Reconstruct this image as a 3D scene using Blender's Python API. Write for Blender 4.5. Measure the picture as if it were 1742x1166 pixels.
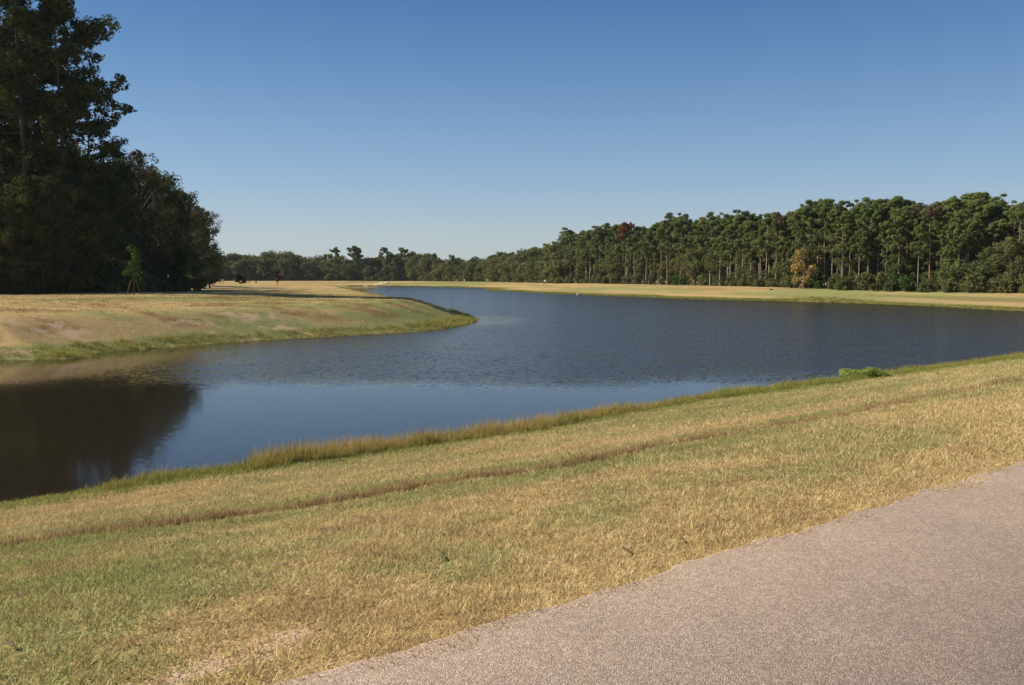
import bpy, math, random
import numpy as np
from math import radians as R
from mathutils import Vector, Matrix

rng = np.random.default_rng(7)
random.seed(7)
SC = bpy.context.scene
for o in list(bpy.data.objects):
    bpy.data.objects.remove(o)

# ------------------------------------------------------------------ camera, sky, sun, exposure
EYE, FPX, W0, H0, HOR = 4.3, 1500.0, 1742.0, 1166.0, 471.0
PITCH = math.atan((H0 / 2 - HOR) / FPX)
cam_d = bpy.data.cameras.new('camera')
cam = bpy.data.objects.new('camera', cam_d)
SC.collection.objects.link(cam)
cam_d.sensor_width = 36.0
cam_d.lens = 36.0 * FPX / W0
cam_d.clip_start, cam_d.clip_end = 0.1, 20000
cam.location = (0, 0, EYE)
cam.rotation_euler = (math.pi / 2 - PITCH, 0, 0)
SC.camera = cam

SUN_EL, SUN_AZ = R(37), R(-84)          # azimuth clockwise from +y (view direction); sun stands to the left
HAZE = 0.00007
SKY_STR, EXPOSE = 0.085, 0.5
_g = 2 ** EXPOSE
def _lin(c): return tuple((((v / 255 + .055) / 1.055) ** 2.4) * .93 / _g for v in c)
# (sine of elevation, colour)
SKY_GRAD = [(0.0, _lin((184, 194, 198))), (0.045, _lin((178, 192, 200))), (0.105, _lin((151, 179, 205))), (0.175, _lin((122, 160, 198))),
            (0.24, _lin((97, 142, 187))), (0.30, _lin((82, 121, 176))), (0.55, _lin((60, 98, 156))), (1.0, _lin((48, 82, 140)))]
SKY_TINT = [(0.0, (.90, .87, .92)), (0.045, (.92, .87, .87)), (0.175, (.73, .73, .77)), (0.30, (.48, .55, .68)), (1.0, (.40, .47, .62))]
world = bpy.data.worlds.new('World')
SC.world = world
world.use_nodes = True
wn = world.node_tree.nodes
wn.clear()
sky = wn.new('ShaderNodeTexSky')
sky.sky_type = 'NISHITA'
sky.sun_disc = False
sky.sun_elevation = SUN_EL
sky.sun_rotation = SUN_AZ
sky.altitude = 0
sky.air_density = 1.0
sky.dust_density = 0.35
sky.ozone_density = 6.0
bg = wn.new('ShaderNodeBackground')
bg.inputs['Strength'].default_value = SKY_STR
wo = wn.new('ShaderNodeOutputWorld')
# clear autumn air: whiter at the horizon, deeper blue aloft, the same all the way round
wl_ = world.node_tree.links
tcw = wn.new('ShaderNodeTexCoord'); sxw = wn.new('ShaderNodeSeparateXYZ')
wl_.new(tcw.outputs['Generated'], sxw.inputs[0])
def sky_ramp(stops):
    r_ = wn.new('ShaderNodeValToRGB'); r_.color_ramp.interpolation = 'EASE'
    r_.color_ramp.interpolation = 'LINEAR'
    el_ = r_.color_ramp.elements
    while len(el_) < len(stops): el_.new(0.5)
    for e_, (p_, c_) in zip(el_, stops):
        e_.position = p_; e_.color = (*c_, 1)
    wl_.new(sxw.outputs[2], r_.inputs[0])
    return r_.outputs[0]
grad = sky_ramp(SKY_GRAD)
tint = sky_ramp(SKY_TINT)
mt = wn.new('ShaderNodeMix'); mt.data_type = 'RGBA'; mt.blend_type = 'MULTIPLY'; mt.inputs[0].default_value = 1
wl_.new(sky.outputs[0], mt.inputs[6]); wl_.new(tint, mt.inputs[7])
gs_ = wn.new('ShaderNodeVectorMath'); gs_.operation = 'SCALE'; gs_.inputs['Scale'].default_value = 1 / SKY_STR
wl_.new(grad, gs_.inputs[0])
ts_ = wn.new('ShaderNodeVectorMath'); ts_.operation = 'SCALE'; ts_.inputs['Scale'].default_value = 1.33
wl_.new(mt.outputs[2], ts_.inputs[0])
mx_ = wn.new('ShaderNodeMix'); mx_.data_type = 'RGBA'; mx_.inputs[0].default_value = 0.3
wl_.new(gs_.outputs[0], mx_.inputs[6]); wl_.new(ts_.outputs[0], mx_.inputs[7])
wl_.new(mx_.outputs[2], bg.inputs[0])
world.node_tree.links.new(bg.outputs[0], wo.inputs[0])

sun_d = bpy.data.lights.new('sun', 'SUN')
sun_d.energy = 4.6
sun_d.angle = R(0.53)
sun_d.color = (1.0, 0.90, 0.76)
sun = bpy.data.objects.new('sun', sun_d)
SC.collection.objects.link(sun)
sdir = Vector((math.sin(SUN_AZ) * math.cos(SUN_EL), math.cos(SUN_AZ) * math.cos(SUN_EL), math.sin(SUN_EL)))
sun.rotation_euler = sdir.to_track_quat('Z', 'Y').to_euler()
sun.location = (-60, 10, 80)

SC.view_settings.view_transform = 'Standard'
SC.view_settings.look = 'None'
SC.view_settings.exposure = EXPOSE
SC.view_settings.gamma = 1.0
SC.view_settings.use_curve_mapping = False
SC.cycles.max_bounces = 6
SC.cycles.diffuse_bounces = 2
SC.cycles.glossy_bounces = 2
SC.cycles.transmission_bounces = 2
SC.cycles.transparent_max_bounces = 4
SC.cycles.caustics_reflective = False
SC.cycles.caustics_refractive = False

# ------------------------------------------------------------------ maths helpers
def ray(px, py):
    u, v = (px - W0 / 2) / FPX, (H0 / 2 - py) / FPX
    c, s = math.cos(PITCH), math.sin(PITCH)
    return np.array([u, c + v * s, -s + v * c])

def at(px, py, z=0.0):
    r = ray(px, py)
    t = (z - EYE) / r[2]
    return np.array([r[0] * t, r[1] * t])

def sm(x):
    x = np.clip(x, 0, 1)
    return x * x * (3 - 2 * x)

_perm = rng.permutation(4096)
_val = rng.random(4096)
def vnoise(x, y, seed=0):
    xi, yi = np.floor(x).astype(np.int64), np.floor(y).astype(np.int64)
    fx, fy = x - xi, y - yi
    fx, fy = fx * fx * (3 - 2 * fx), fy * fy * (3 - 2 * fy)
    def h(a, b):
        return _val[_perm[(_perm[(a + seed * 131) & 4095] + b) & 4095]]
    return (h(xi, yi) * (1 - fx) + h(xi + 1, yi) * fx) * (1 - fy) + (h(xi, yi + 1) * (1 - fx) + h(xi + 1, yi + 1) * fx) * fy

def fbm(x, y, oct=4, seed=0):
    s, a, t = 0, 0.5, 0
    for k in range(oct):
        s = s + a * vnoise(x * 2 ** k + 17.3 * k, y * 2 ** k - 9.1 * k, seed + k)
        t += a
        a *= 0.5
    return s / t

def seg_dist(x, y, A, B):
    d = B - A
    L = max(d @ d, 1e-9)
    t = np.clip(((x - A[0]) * d[0] + (y - A[1]) * d[1]) / L, 0, 1)
    return np.hypot(x - A[0] - t * d[0], y - A[1] - t * d[1])

def poly_dist(x, y, pts):
    r = np.full(x.shape, 1e9)
    for a, b in zip(pts[:-1], pts[1:]):
        r = np.minimum(r, seg_dist(x, y, a, b))
    return r

def inside(x, y, poly):
    c = np.zeros(x.shape, bool)
    n = len(poly)
    for i in range(n):
        a, b = poly[i], poly[(i + 1) % n]
        if a[1] == b[1]:
            continue
        k = ((a[1] > y) != (b[1] > y)) & (x < (b[0] - a[0]) * (y - a[1]) / (b[1] - a[1]) + a[0])
        c ^= k
    return c

def smooth_line(pts, n=4):
    """Catmull-Rom through the points."""
    pts = [np.asarray(p, float) for p in pts]
    P = [2 * pts[0] - pts[1]] + pts + [2 * pts[-1] - pts[-2]]
    out = []
    for i in range(1, len(P) - 2):
        for k in range(n):
            t = k / n
            out.append(0.5 * ((2 * P[i]) + (-P[i - 1] + P[i + 1]) * t + (2 * P[i - 1] - 5 * P[i] + 4 * P[i + 1] - P[i + 2]) * t * t
                              + (-P[i - 1] + 3 * P[i] - 3 * P[i + 1] + P[i + 2]) * t ** 3))
    out.append(pts[-1])
    return np.array(out)

# ------------------------------------------------------------------ plan of the place
PATH_Z = 2.7
edge_px = [(440, 1172), (560, 1138), (760, 1080), (940, 1026), (1150, 962), (1400, 888), (1560, 838), (1742, 783)]
PE = [at(px, py, PATH_Z) for px, py in edge_px]
d0, d1 = PE[0] - PE[3], PE[-1] - PE[-4]
d0, d1 = d0 / np.linalg.norm(d0), d1 / np.linalg.norm(d1)
PE = np.array([PE[0] + d0 * k for k in (90, 45, 20, 8, 3)] + PE + [PE[-1] + d1 * k for k in (4, 10, 25, 60, 130)])
PDIR = (PE[-3] - PE[3]) / np.linalg.norm(PE[-3] - PE[3])
PNRM = np.array([-PDIR[1], PDIR[0]])     # towards the water

def path_u(x, y):
    d = poly_dist(x, y, PE)
    best = np.full(x.shape, 1e9)
    sgn = np.ones(x.shape)
    for a, b in zip(PE[:-1], PE[1:]):
        k = seg_dist(x, y, a, b)
        cr = (b[0] - a[0]) * (y - a[1]) - (b[1] - a[1]) * (x - a[0])
        m = k < best
        best = np.where(m, k, best)
        sgn = np.where(m, np.sign(cr), sgn)
    return d * sgn

near_px = [(0, 868), (130, 849), (280, 823), (430, 804), (650, 773), (860, 743), (1000, 717), (1110, 699), (1230, 679),
           (1400, 657), (1500, 643), (1640, 624), (1742, 612)]
near = [at(*p) for p in near_px]
near = [near[0] - PDIR * k + np.array([0, 0.0]) for k in (70, 35, 12)] + near + [near[-1] + PDIR * k for k in (12, 30, 55)]
left_px = [(0, 613), (130, 603), (300, 590), (450, 579), (600, 571), (700, 565), (770, 557), (806, 546)]
left = [np.array([-95., 30.]), np.array([-70., 43.])] + [at(*p) for p in left_px]
back_px = [(788, 537), (740, 526), (700, 516), (650, 505), (608, 496), (580, 490)]
back = [at(*p) for p in back_px]
far_px = [(590, 487.2), (640, 486.9), (700, 487.6), (760, 488.8), (815, 490.4), (850, 491.6), (826, 494.0), (869, 496.5), (960, 500.5), (1060, 504.5),
          (1200, 509.5), (1330, 512.5), (1440, 515.5), (1590, 521.5), (1742, 529)]
far = [at(*p) for p in far_px]
far = far + [far[-1] + np.array(v) for v in ([14, -5], [30, -4], [45, 4])]
NEAR = smooth_line(near, 5)
LEFT = smooth_line(left + back[:0], 5)
LEFTALL = smooth_line(left + back, 5)
FAR = smooth_line(far, 5)
LAKE = np.array(list(NEAR[::-1]) + list(LEFTALL) + list(FAR))

def shore_sd(x, y):
    dn, dl, df = poly_dist(x, y, NEAR), poly_dist(x, y, LEFTALL), poly_dist(x, y, FAR)
    ins = inside(x, y, LAKE)
    d = poly_dist(x, y, np.vstack([LAKE, LAKE[:1]]))
    return np.where(ins, -d, d), dn, dl, df

def height(x, y, full=False):
    sd, dn, dl, df = shore_sd(x, y)
    u = path_u(x, y)
    s = np.maximum(sd, 0)
    t = dn / (dn + np.maximum(u, 0) + 1e-6)
    zn = 0.16 * sm(s / 0.5) + (PATH_Z - 0.20) * (0.45 * t + 0.55 * sm(t)) + 0.0
    zl = 0.12 * sm(s / 0.5) + 1.88 * sm(s / 7.5 + 0.06) * sm(s / 1.5) * (1 - .35 * sm((y - 95) / 25)) + 0.66 * sm((s - 4) / 30) * (1 - .95 * sm((y - 105) / 70) * sm((x + 92) / 25))
    zf = 0.12 * sm(s / 0.8) + 1.9 * sm(s / 34)
    wn_, wl, wf = 1 / (dn + 1) ** 3, 1 / (dl + 1) ** 3, 1 / (df + 1) ** 3
    z = (zn * wn_ + zl * wl + zf * wf) / (wn_ + wl + wf)
    z = np.where(u < 25, np.where(dn < np.minimum(dl, df), zn, z), z)
    z = np.where(u < -0.0, PATH_Z - 0.04 - 0 * u, z)
    # gentle unevenness
    nz = (fbm(x * 0.35, y * 0.35, 3, 3) - 0.5) * 0.10 + (fbm(x * 1.7, y * 1.7, 3, 9) - 0.5) * 0.035
    amp = sm(sd / 2.0) * sm(u / 1.2 + 0.05)
    z = z + nz * amp
    # low green mound by the water on the far bank
    mx, my = MOUND
    z = z + 0.75 * np.exp(-(((x - mx) / 6.5) ** 2 + ((y - my) / 7) ** 2)) * sm(sd / 3)
    z = np.where(sd < 0, -0.02 - 0.35 * sm(-sd / 2) - 0.8 * sm(-sd / 10), z)
    if full:
        return z, sd, dn, dl, df, u
    return z

MOUND = at(1392, 508, 0.6)

def ground(px, py):
    """Point of the ground seen at a pixel."""
    r = ray(px, py)
    t = np.concatenate([np.linspace(2, 60, 600), np.linspace(60, 700, 2600)])
    X, Y, Z = r[0] * t, r[1] * t, EYE + r[2] * t
    h = np.maximum(height(X, Y), 0)
    k = np.argmax(Z <= h)
    if Z[k] > h[k]:
        return at(px, py, 2.2)
    return np.array([X[k], Y[k]])

def gz(x, y):
    return float(height(np.array([float(x)]), np.array([float(y)]))[0])

mow_px = [(0, 934), (110, 921), (256, 901), (380, 883), (541, 864), (667, 841), (739, 829), (880, 809), (999, 788), (1059, 776), (1178, 752),
          (1268, 737), (1400, 716), (1465, 703), (1574, 681), (1742, 649)]
MOW = [ground(*p) for p in mow_px]
MOW = smooth_line([MOW[0] + (MOW[0] - MOW[3]) * 3] + MOW + [MOW[-1] + (MOW[-1] - MOW[-3]) * 2], 2)
MOWd = MOW[1:] - MOW[:-1]

def mow_m(x, y):
    best = np.full(x.shape, 1e9)
    sgn = np.ones(x.shape)
    for a, b in zip(MOW[:-1], MOW[1:]):
        k = seg_dist(x, y, a, b)
        cr = (b[0] - a[0]) * (y - a[1]) - (b[1] - a[1]) * (x - a[0])
        m = k < best
        best = np.where(m, k, best)
        sgn = np.where(m, np.sign(cr), sgn)
    return best * sgn

SOIL = [(ground(60, 549), 7, 2.2, .95), (ground(20, 600), 6, 1.4, .7), (ground(370, 566), 5, 1.7, .9), (ground(440, 545), 9, 2.6, .8), (ground(190, 583), 7, 1.0, .6)]
BARE = [(ground(440, 1105), 0.55, 0.20, .9), (ground(330, 1150), 0.45, 0.15, .8), (ground(250, 1110), 0.35, 0.12, .5)]

def turf(x, y, sd, dn, dl, df, u):
    """green share, brown stubble share, bare soil share of the turf"""
    a, b = x * PDIR[0] + y * PDIR[1], x * PNRM[0] + y * PNRM[1]
    isn = dn < np.minimum(dl, df)
    isl = (dl < df) & ~isn
    m = mow_m(x, y)
    n1 = fbm(a * 0.22, b * 0.55, 4, 21)
    n2 = fbm(a * 1.3, b * 2.2, 3, 33)
    n3 = fbm(a * 0.09, b * 0.28, 3, 55)
    g = 0.27 + 1.0 * (n1 - 0.5) + 1.0 * (n2 - 0.5) + 0.7 * (n3 - 0.5)
    fade = 1 - 0.45 * sm((a - 6) / 22)
    g = g + 0.60 * np.exp(-((m - 0.62 - 0.3 * n1) / 0.36) ** 2) * fade
    g = g + 0.42 * np.exp(-((m + 0.65) / 0.42) ** 2) * fade
    g = g - 0.08 * np.exp(-((m - 2.3) / 0.6) ** 2) + .20 * sm((m - 1.2) / 1.0)
    g = g + 0.10 * np.exp(-(u - 3.5) ** 2 / 4) - 0.24 * np.exp(-(u / 0.9) ** 2)
    g = g + 0.75 * (1 - sm((sd - 0.6) / 1.3))
    g = g + 0.05 * (1 - sm((a + 2) / 8))
    brown = 1.3 * np.exp(-((m + 0.03 + .12 * (n2 - .5)) / (0.060 + 0.03 * n2)) ** 2) * (1 - 0.65 * sm((a - 10) / 14)) * (.55 + .45 * sm((n2 - 0.30) / 0.15))
    brown = brown + 0.30 * sm((fbm(a * 2.5, b * 3.2, 4, 77) - 0.56) / 0.12)
    # left bank
    n4 = fbm(x * 0.06, y * 0.16, 4, 101)
    n5 = fbm(x * 0.35, y * 0.9, 3, 111)
    gl = 0.22 + 1.5 * (n4 - 0.5) + 0.5 * (n5 - 0.5) + 0.8 * (1 - sm((sd - 0.5) / 2.4)) - 0.12
    tipd = np.hypot(x + 12, y - 88)
    ring = 0.5 + 0.5 * np.sin(dl * 1.9 + 2 * n4)
    gl = gl + 0.42 * (1 - sm((tipd - 10) / 16)) * (0.25 + ring)
    gl = gl + 0.18 * sm((sd - 22) / 10) * (n5)
    bl = 0.8 * sm((fbm(x * 0.3, y * 1.1, 5, 131) - 0.54) / 0.1) * sm((sd - 2) / 2) * (1 - sm((sd - 22) / 8))
    # far bank
    gf = 0.20 + .55 * (vnoise(df * .55, x * .03, 7) - .5) + 1.2 * (fbm(x * 0.03, y * 0.05, 3, 151) - 0.5) + 0.3 * (n5 - 0.5) + 0.65 * (1 - sm((sd - 2) / 6)) + 0.25 * np.exp(-((df - 17) / 3) ** 2) * n4
    gf = gf + 0.5 * np.exp(-(((x - MOUND[0]) / 7) ** 2 + ((y - MOUND[1]) / 8) ** 2))
    g = np.where(isn, g, np.where(isl, gl, gf))
    brown = np.where(isn, brown, np.where(isl, bl, 0.6 * sm((fbm(df * .45, x * .07, 4, 191) - .52) / .12)))
    soil = np.zeros(x.shape)
    for c, rx, ry, s in SOIL:
        soil = np.maximum(soil, s * np.exp(-(((x - c[0]) / rx) ** 2 + ((y - c[1]) / ry) ** 2)) * sm((fbm(x * 0.8, y * 2.6, 4, 171) - 0.42) / 0.14))
    for c, rx, ry, s in BARE:
        aa, bb = c @ PDIR, c @ PNRM
        soil = np.maximum(soil, s * np.exp(-(((a - aa) / rx) ** 2 + ((b - bb) / ry) ** 2)) * sm((fbm(x * 4, y * 4, 3, 181) - 0.25) / 0.3))
    return np.clip(g, 0.02, 1), np.clip(brown, 0, 1), np.clip(soil, 0, 1)

# ------------------------------------------------------------------ object helpers
COL = SC.collection
def tag(o, label=None, cat=None, group=None, kind=None):
    if label: o['label'] = label
    if cat: o['category'] = cat
    if group: o['group'] = group
    if kind: o['kind'] = kind
    return o

def link(o, parent=None):
    COL.objects.link(o)
    if parent: o.parent = parent
    return o

def mesh_np(name, verts, faces_flat, sizes, attrs=None, smooth=False):
    me = bpy.data.meshes.new(name)
    verts = np.asarray(verts, np.float32)
    faces_flat = np.asarray(faces_flat, np.int32)
    sizes = np.asarray(sizes, np.int32)
    me.vertices.add(len(verts)); me.vertices.foreach_set('co', verts.ravel())
    me.loops.add(len(faces_flat)); me.loops.foreach_set('vertex_index', faces_flat)
    me.polygons.add(len(sizes))
    st = np.concatenate([[0], np.cumsum(sizes)[:-1]]).astype(np.int32)
    me.polygons.foreach_set('loop_start', st)
    me.update(calc_edges=True)
    if smooth:
        me.polygons.foreach_set('use_smooth', np.ones(len(sizes), bool))
    for k, (dom, arr) in (attrs or {}).items():
        at_ = me.attributes.new(k, 'FLOAT', dom)
        at_.data.foreach_set('value', np.asarray(arr, np.float32))
    me.validate()
    return me

def obj(name, me, mat=None, parent=None):
    o = bpy.data.objects.new(name, me)
    if mat and not me.materials:
        me.materials.append(mat)
    return link(o, parent)

def empty(name, loc, rz=0.0):
    o = bpy.data.objects.new(name, None)
    o.empty_display_size = 0.3
    o.location = loc
    o.rotation_euler = (0, 0, rz)
    return link(o)

class MB:
    def __init__(s): s.v, s.f = [], []
    def tube(s, pts, rad, n=7, cap=True):
        pts = [Vector(p) for p in pts]
        base = len(s.v)
        prev = None
        for i, p in enumerate(pts):
            d = (pts[min(i + 1, len(pts) - 1)] - pts[max(i - 1, 0)]).normalized()
            ref = Vector((1, 0, 0)) if abs(d.x) < 0.9 else Vector((0, 1, 0))
            a = d.cross(ref).normalized(); b = d.cross(a).normalized()
            for k in range(n):
                t = 2 * math.pi * k / n
                s.v.append(tuple(p + (a * math.cos(t) + b * math.sin(t)) * rad[i]))
        for i in range(len(pts) - 1):
            for k in range(n):
                q = base + i * n
                s.f.append((q + k, q + (k + 1) % n, q + n + (k + 1) % n, q + n + k))
        if cap:
            s.f.append(tuple(base + k for k in range(n))[::-1])
            e = base + (len(pts) - 1) * n
            s.f.append(tuple(e + k for k in range(n)))
        return s
    def box(s, c, size, rz=0.0, taper=1.0):
        b = len(s.v)
        cs, sn = math.cos(rz), math.sin(rz)
        for dz in (-.5, .5):
            tp = 1.0 if dz < 0 else taper
            for dx, dy in ((-.5, -.5), (.5, -.5), (.5, .5), (-.5, .5)):
                x, y = dx * size[0] * tp, dy * size[1] * tp
                s.v.append((c[0] + x * cs - y * sn, c[1] + x * sn + y * cs, c[2] + dz * size[2]))
        for f in ((3, 2, 1, 0), (4, 5, 6, 7), (0, 1, 5, 4), (1, 2, 6, 5), (2, 3, 7, 6), (3, 0, 4, 7)):
            s.f.append(tuple(b + k for k in f))
        return s
    def mesh(s, name, smooth=False):
        return mesh_np(name, s.v, [i for f in s.f for i in f], [len(f) for f in s.f], smooth=smooth)

# ------------------------------------------------------------------ materials
def mat_new(name):
    m = bpy.data.materials.new(name)
    m.use_nodes = True
    nt = m.node_tree
    nt.nodes.clear()
    out = nt.nodes.new('ShaderNodeOutputMaterial')
    return m, nt, out

def N(nt, t, **kw):
    n = nt.nodes.new('ShaderNode' + t)
    for k, v in kw.items():
        if k in n.inputs: n.inputs[k].default_value = v
        else: setattr(n, k, v)
    return n

def mix(nt, fac, a, b, blend='MIX'):
    n = nt.nodes.new('ShaderNodeMix'); n.data_type = 'RGBA'; n.blend_type = blend
    for i, v in ((0, fac), (6, a), (7, b)):
        if hasattr(v, 'is_output'): nt.links.new(v, n.inputs[i])
        elif i == 0: n.inputs[0].default_value = v
        else: n.inputs[i].default_value = (*v, 1) if len(v) == 3 else v
    return n.outputs[2]

def mth(nt, op, a, b=None, c=None, clamp=False):
    n = nt.nodes.new('ShaderNodeMath'); n.operation = op; n.use_clamp = clamp
    for i, v in enumerate((a, b, c)):
        if v is None: continue
        if hasattr(v, 'is_output'): nt.links.new(v, n.inputs[i])
        else: n.inputs[i].default_value = v
    return n.outputs[0]

def step(nt, x, lo, hi):
    n = nt.nodes.new('ShaderNodeMapRange'); n.interpolation_type = 'SMOOTHSTEP'
    if hasattr(x, 'is_output'): nt.links.new(x, n.inputs[0])
    for i, v in ((1, lo), (2, hi)):
        if hasattr(v, 'is_output'): nt.links.new(v, n.inputs[i])
        else: n.inputs[i].default_value = v
    return n.outputs[0]

def noise(nt, scale, detail=3, rough=0.55, vec=None, dist=0.0):
    n = N(nt, 'TexNoise', Scale=scale, Detail=detail, Roughness=rough, Distortion=dist)
    if vec is not None: nt.links.new(vec, n.inputs['Vector'])
    return n

STRAW_A, STRAW_B = (.60, .44, .20), (.40, .275, .115)
GREEN_A, GREEN_B = (.22, .24, .085), (.36, .36, .14)
BROWN = (.21, .115, .055)
SOILC = (.56, .39, .25)

def turf_material():
    m, nt, out = mat_new('turf')
    geo = N(nt, 'NewGeometry')
    pos = geo.outputs['Position']
    ag = N(nt, 'Attribute', attribute_name='green').outputs['Fac']
    ab = N(nt, 'Attribute', attribute_name='brown').outputs['Fac']
    asl = N(nt, 'Attribute', attribute_name='soil').outputs['Fac']
    mp = N(nt, 'Mapping'); nt.links.new(pos, mp.inputs[0]); mp.inputs['Scale'].default_value = (1, 1, 1)
    n1 = noise(nt, 16, 4, .65, mp.outputs[0]).outputs['Fac']
    n2 = noise(nt, 2.2, 4, .6, mp.outputs[0]).outputs['Fac']
    n3 = noise(nt, 55, 3, .6, mp.outputs[0]).outputs['Fac']
    v = mth(nt, 'ADD', mth(nt, 'MULTIPLY', n1, 0.55), mth(nt, 'MULTIPLY', n2, 0.45))
    gf = step(nt, mth(nt, 'SUBTRACT', mth(nt, 'ADD', ag, 0.18), v), -0.16, 0.2)
    straw = mix(nt, step(nt, n3, .35, .65), STRAW_B, STRAW_A)
    green = mix(nt, step(nt, n3, .35, .65), GREEN_A, GREEN_B)
    c = mix(nt, gf, straw, green)
    c = mix(nt, mth(nt, 'MULTIPLY', ab, 0.75, clamp=True), c, BROWN)
    dark = step(nt, n1, .30, .52)
    c = mix(nt, dark, mix(nt, .55, c, (.09, .075, .03)), c)
    c = mix(nt, mth(nt, 'MULTIPLY', step(nt, mth(nt, 'ADD', asl, mth(nt, 'MULTIPLY', mth(nt, 'SUBTRACT', v, .5), 1.9)), .30, .85), .9), c, SOILC)
    bs = N(nt, 'BsdfDiffuse'); nt.links.new(c, bs.inputs[0])
    bp = N(nt, 'Bump', Strength=0.9, Distance=0.05)
    nt.links.new(mth(nt, 'ADD', n1, mth(nt, 'MULTIPLY', n3, .35)), bp.inputs['Height'])
    nt.links.new(bp.outputs[0], bs.inputs['Normal'])
    nt.links.new(bs.outputs[0], out.inputs[0])
    return m

def blade_material(name='grass_blade', tall=False):
    m, nt, out = mat_new(name)
    g = N(nt, 'Attribute', attribute_name='green', attribute_type='INSTANCER').outputs['Fac']
    br = N(nt, 'Attribute', attribute_name='brown', attribute_type='INSTANCER').outputs['Fac']
    v = N(nt, 'Attribute', attribute_name='bv').outputs['Fac']
    w = N(nt, 'Attribute', attribute_name='bw').outputs['Fac']
    ri = N(nt, 'ObjectInfo').outputs['Random']
    gf = step(nt, mth(nt, 'SUBTRACT', g, v), -0.12, 0.12)
    k = mth(nt, 'ADD', mth(nt, 'MULTIPLY', w, .6), mth(nt, 'MULTIPLY', ri, .4))
    if tall:
        straw = mix(nt, k, (.42, .28, .09), (.72, .58, .24))
        green = mix(nt, k, (.19, .22, .045), (.42, .42, .10))
    else:
        straw = mix(nt, k, (.41, .29, .115), (.94, .765, .40))
        green = mix(nt, k, (.24, .25, .085), (.56, .54, .21))
    c = mix(nt, gf, straw, green)
    c = mix(nt, mth(nt, 'MULTIPLY', br, mth(nt, 'ADD', .45, mth(nt, 'MULTIPLY', w, .5)), clamp=True), c, (.34, .19, .095))
    d = N(nt, 'BsdfDiffuse'); nt.links.new(c, d.inputs[0])
    t = N(nt, 'BsdfTranslucent'); nt.links.new(c, t.inputs[0])
    ms = N(nt, 'MixShader'); ms.inputs[0].default_value = .3
    nt.links.new(d.outputs[0], ms.inputs[1]); nt.links.new(t.outputs[0], ms.inputs[2])
    nt.links.new(ms.outputs[0], out.inputs[0])
    return m

def leaf_material(name, a, b, c=None, trans=.25):
    """a dark tone, b light tone by leaf, c a third tone that some trees lean to"""
    m, nt, out = mat_new(name)
    t = N(nt, 'Attribute', attribute_name='tint').outputs['Fac']
    ri = N(nt, 'ObjectInfo').outputs['Random']
    col = mix(nt, t, a, b)
    if c:
        col = mix(nt, mth(nt, 'MULTIPLY', ri, .8), col, c)
    d = N(nt, 'BsdfDiffuse'); nt.links.new(col, d.inputs[0])
    tr = N(nt, 'BsdfTranslucent'); nt.links.new(col, tr.inputs[0])
    ms = N(nt, 'MixShader'); ms.inputs[0].default_value = trans
    nt.links.new(d.outputs[0], ms.inputs[1]); nt.links.new(tr.outputs[0], ms.inputs[2])
    nt.links.new(ms.outputs[0], out.inputs[0])
    return m

def bark_material(name, a, b, scale=3.0):
    m, nt, out = mat_new(name)
    tc = N(nt, 'TexCoord')
    mp = N(nt, 'Mapping'); nt.links.new(tc.outputs['Object'], mp.inputs[0]); mp.inputs['Scale'].default_value = (2.5, 2.5, .7)
    n = noise(nt, scale, 4, .65, mp.outputs[0]).outputs['Fac']
    c = mix(nt, step(nt, n, .35, .65), a, b)
    d = N(nt, 'BsdfPrincipled', Roughness=.9); nt.links.new(c, d.inputs['Base Color'])
    bp = N(nt, 'Bump', Strength=.7, Distance=.05); nt.links.new(n, bp.inputs['Height']); nt.links.new(bp.outputs[0], d.inputs['Normal'])
    nt.links.new(d.outputs[0], out.inputs[0])
    return m

def plain_material(name, col, rough=.8, var=.15, scale=12):
    m, nt, out = mat_new(name)
    tc = N(nt, 'TexCoord')
    n = noise(nt, scale, 3, .6, tc.outputs['Object']).outputs['Fac']
    c = mix(nt, n, tuple(k * (1 - var) for k in col), tuple(min(1, k * (1 + var)) for k in col))
    d = N(nt, 'BsdfPrincipled', Roughness=rough); nt.links.new(c, d.inputs['Base Color'])
    nt.links.new(d.outputs[0], out.inputs[0])
    return m

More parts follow.
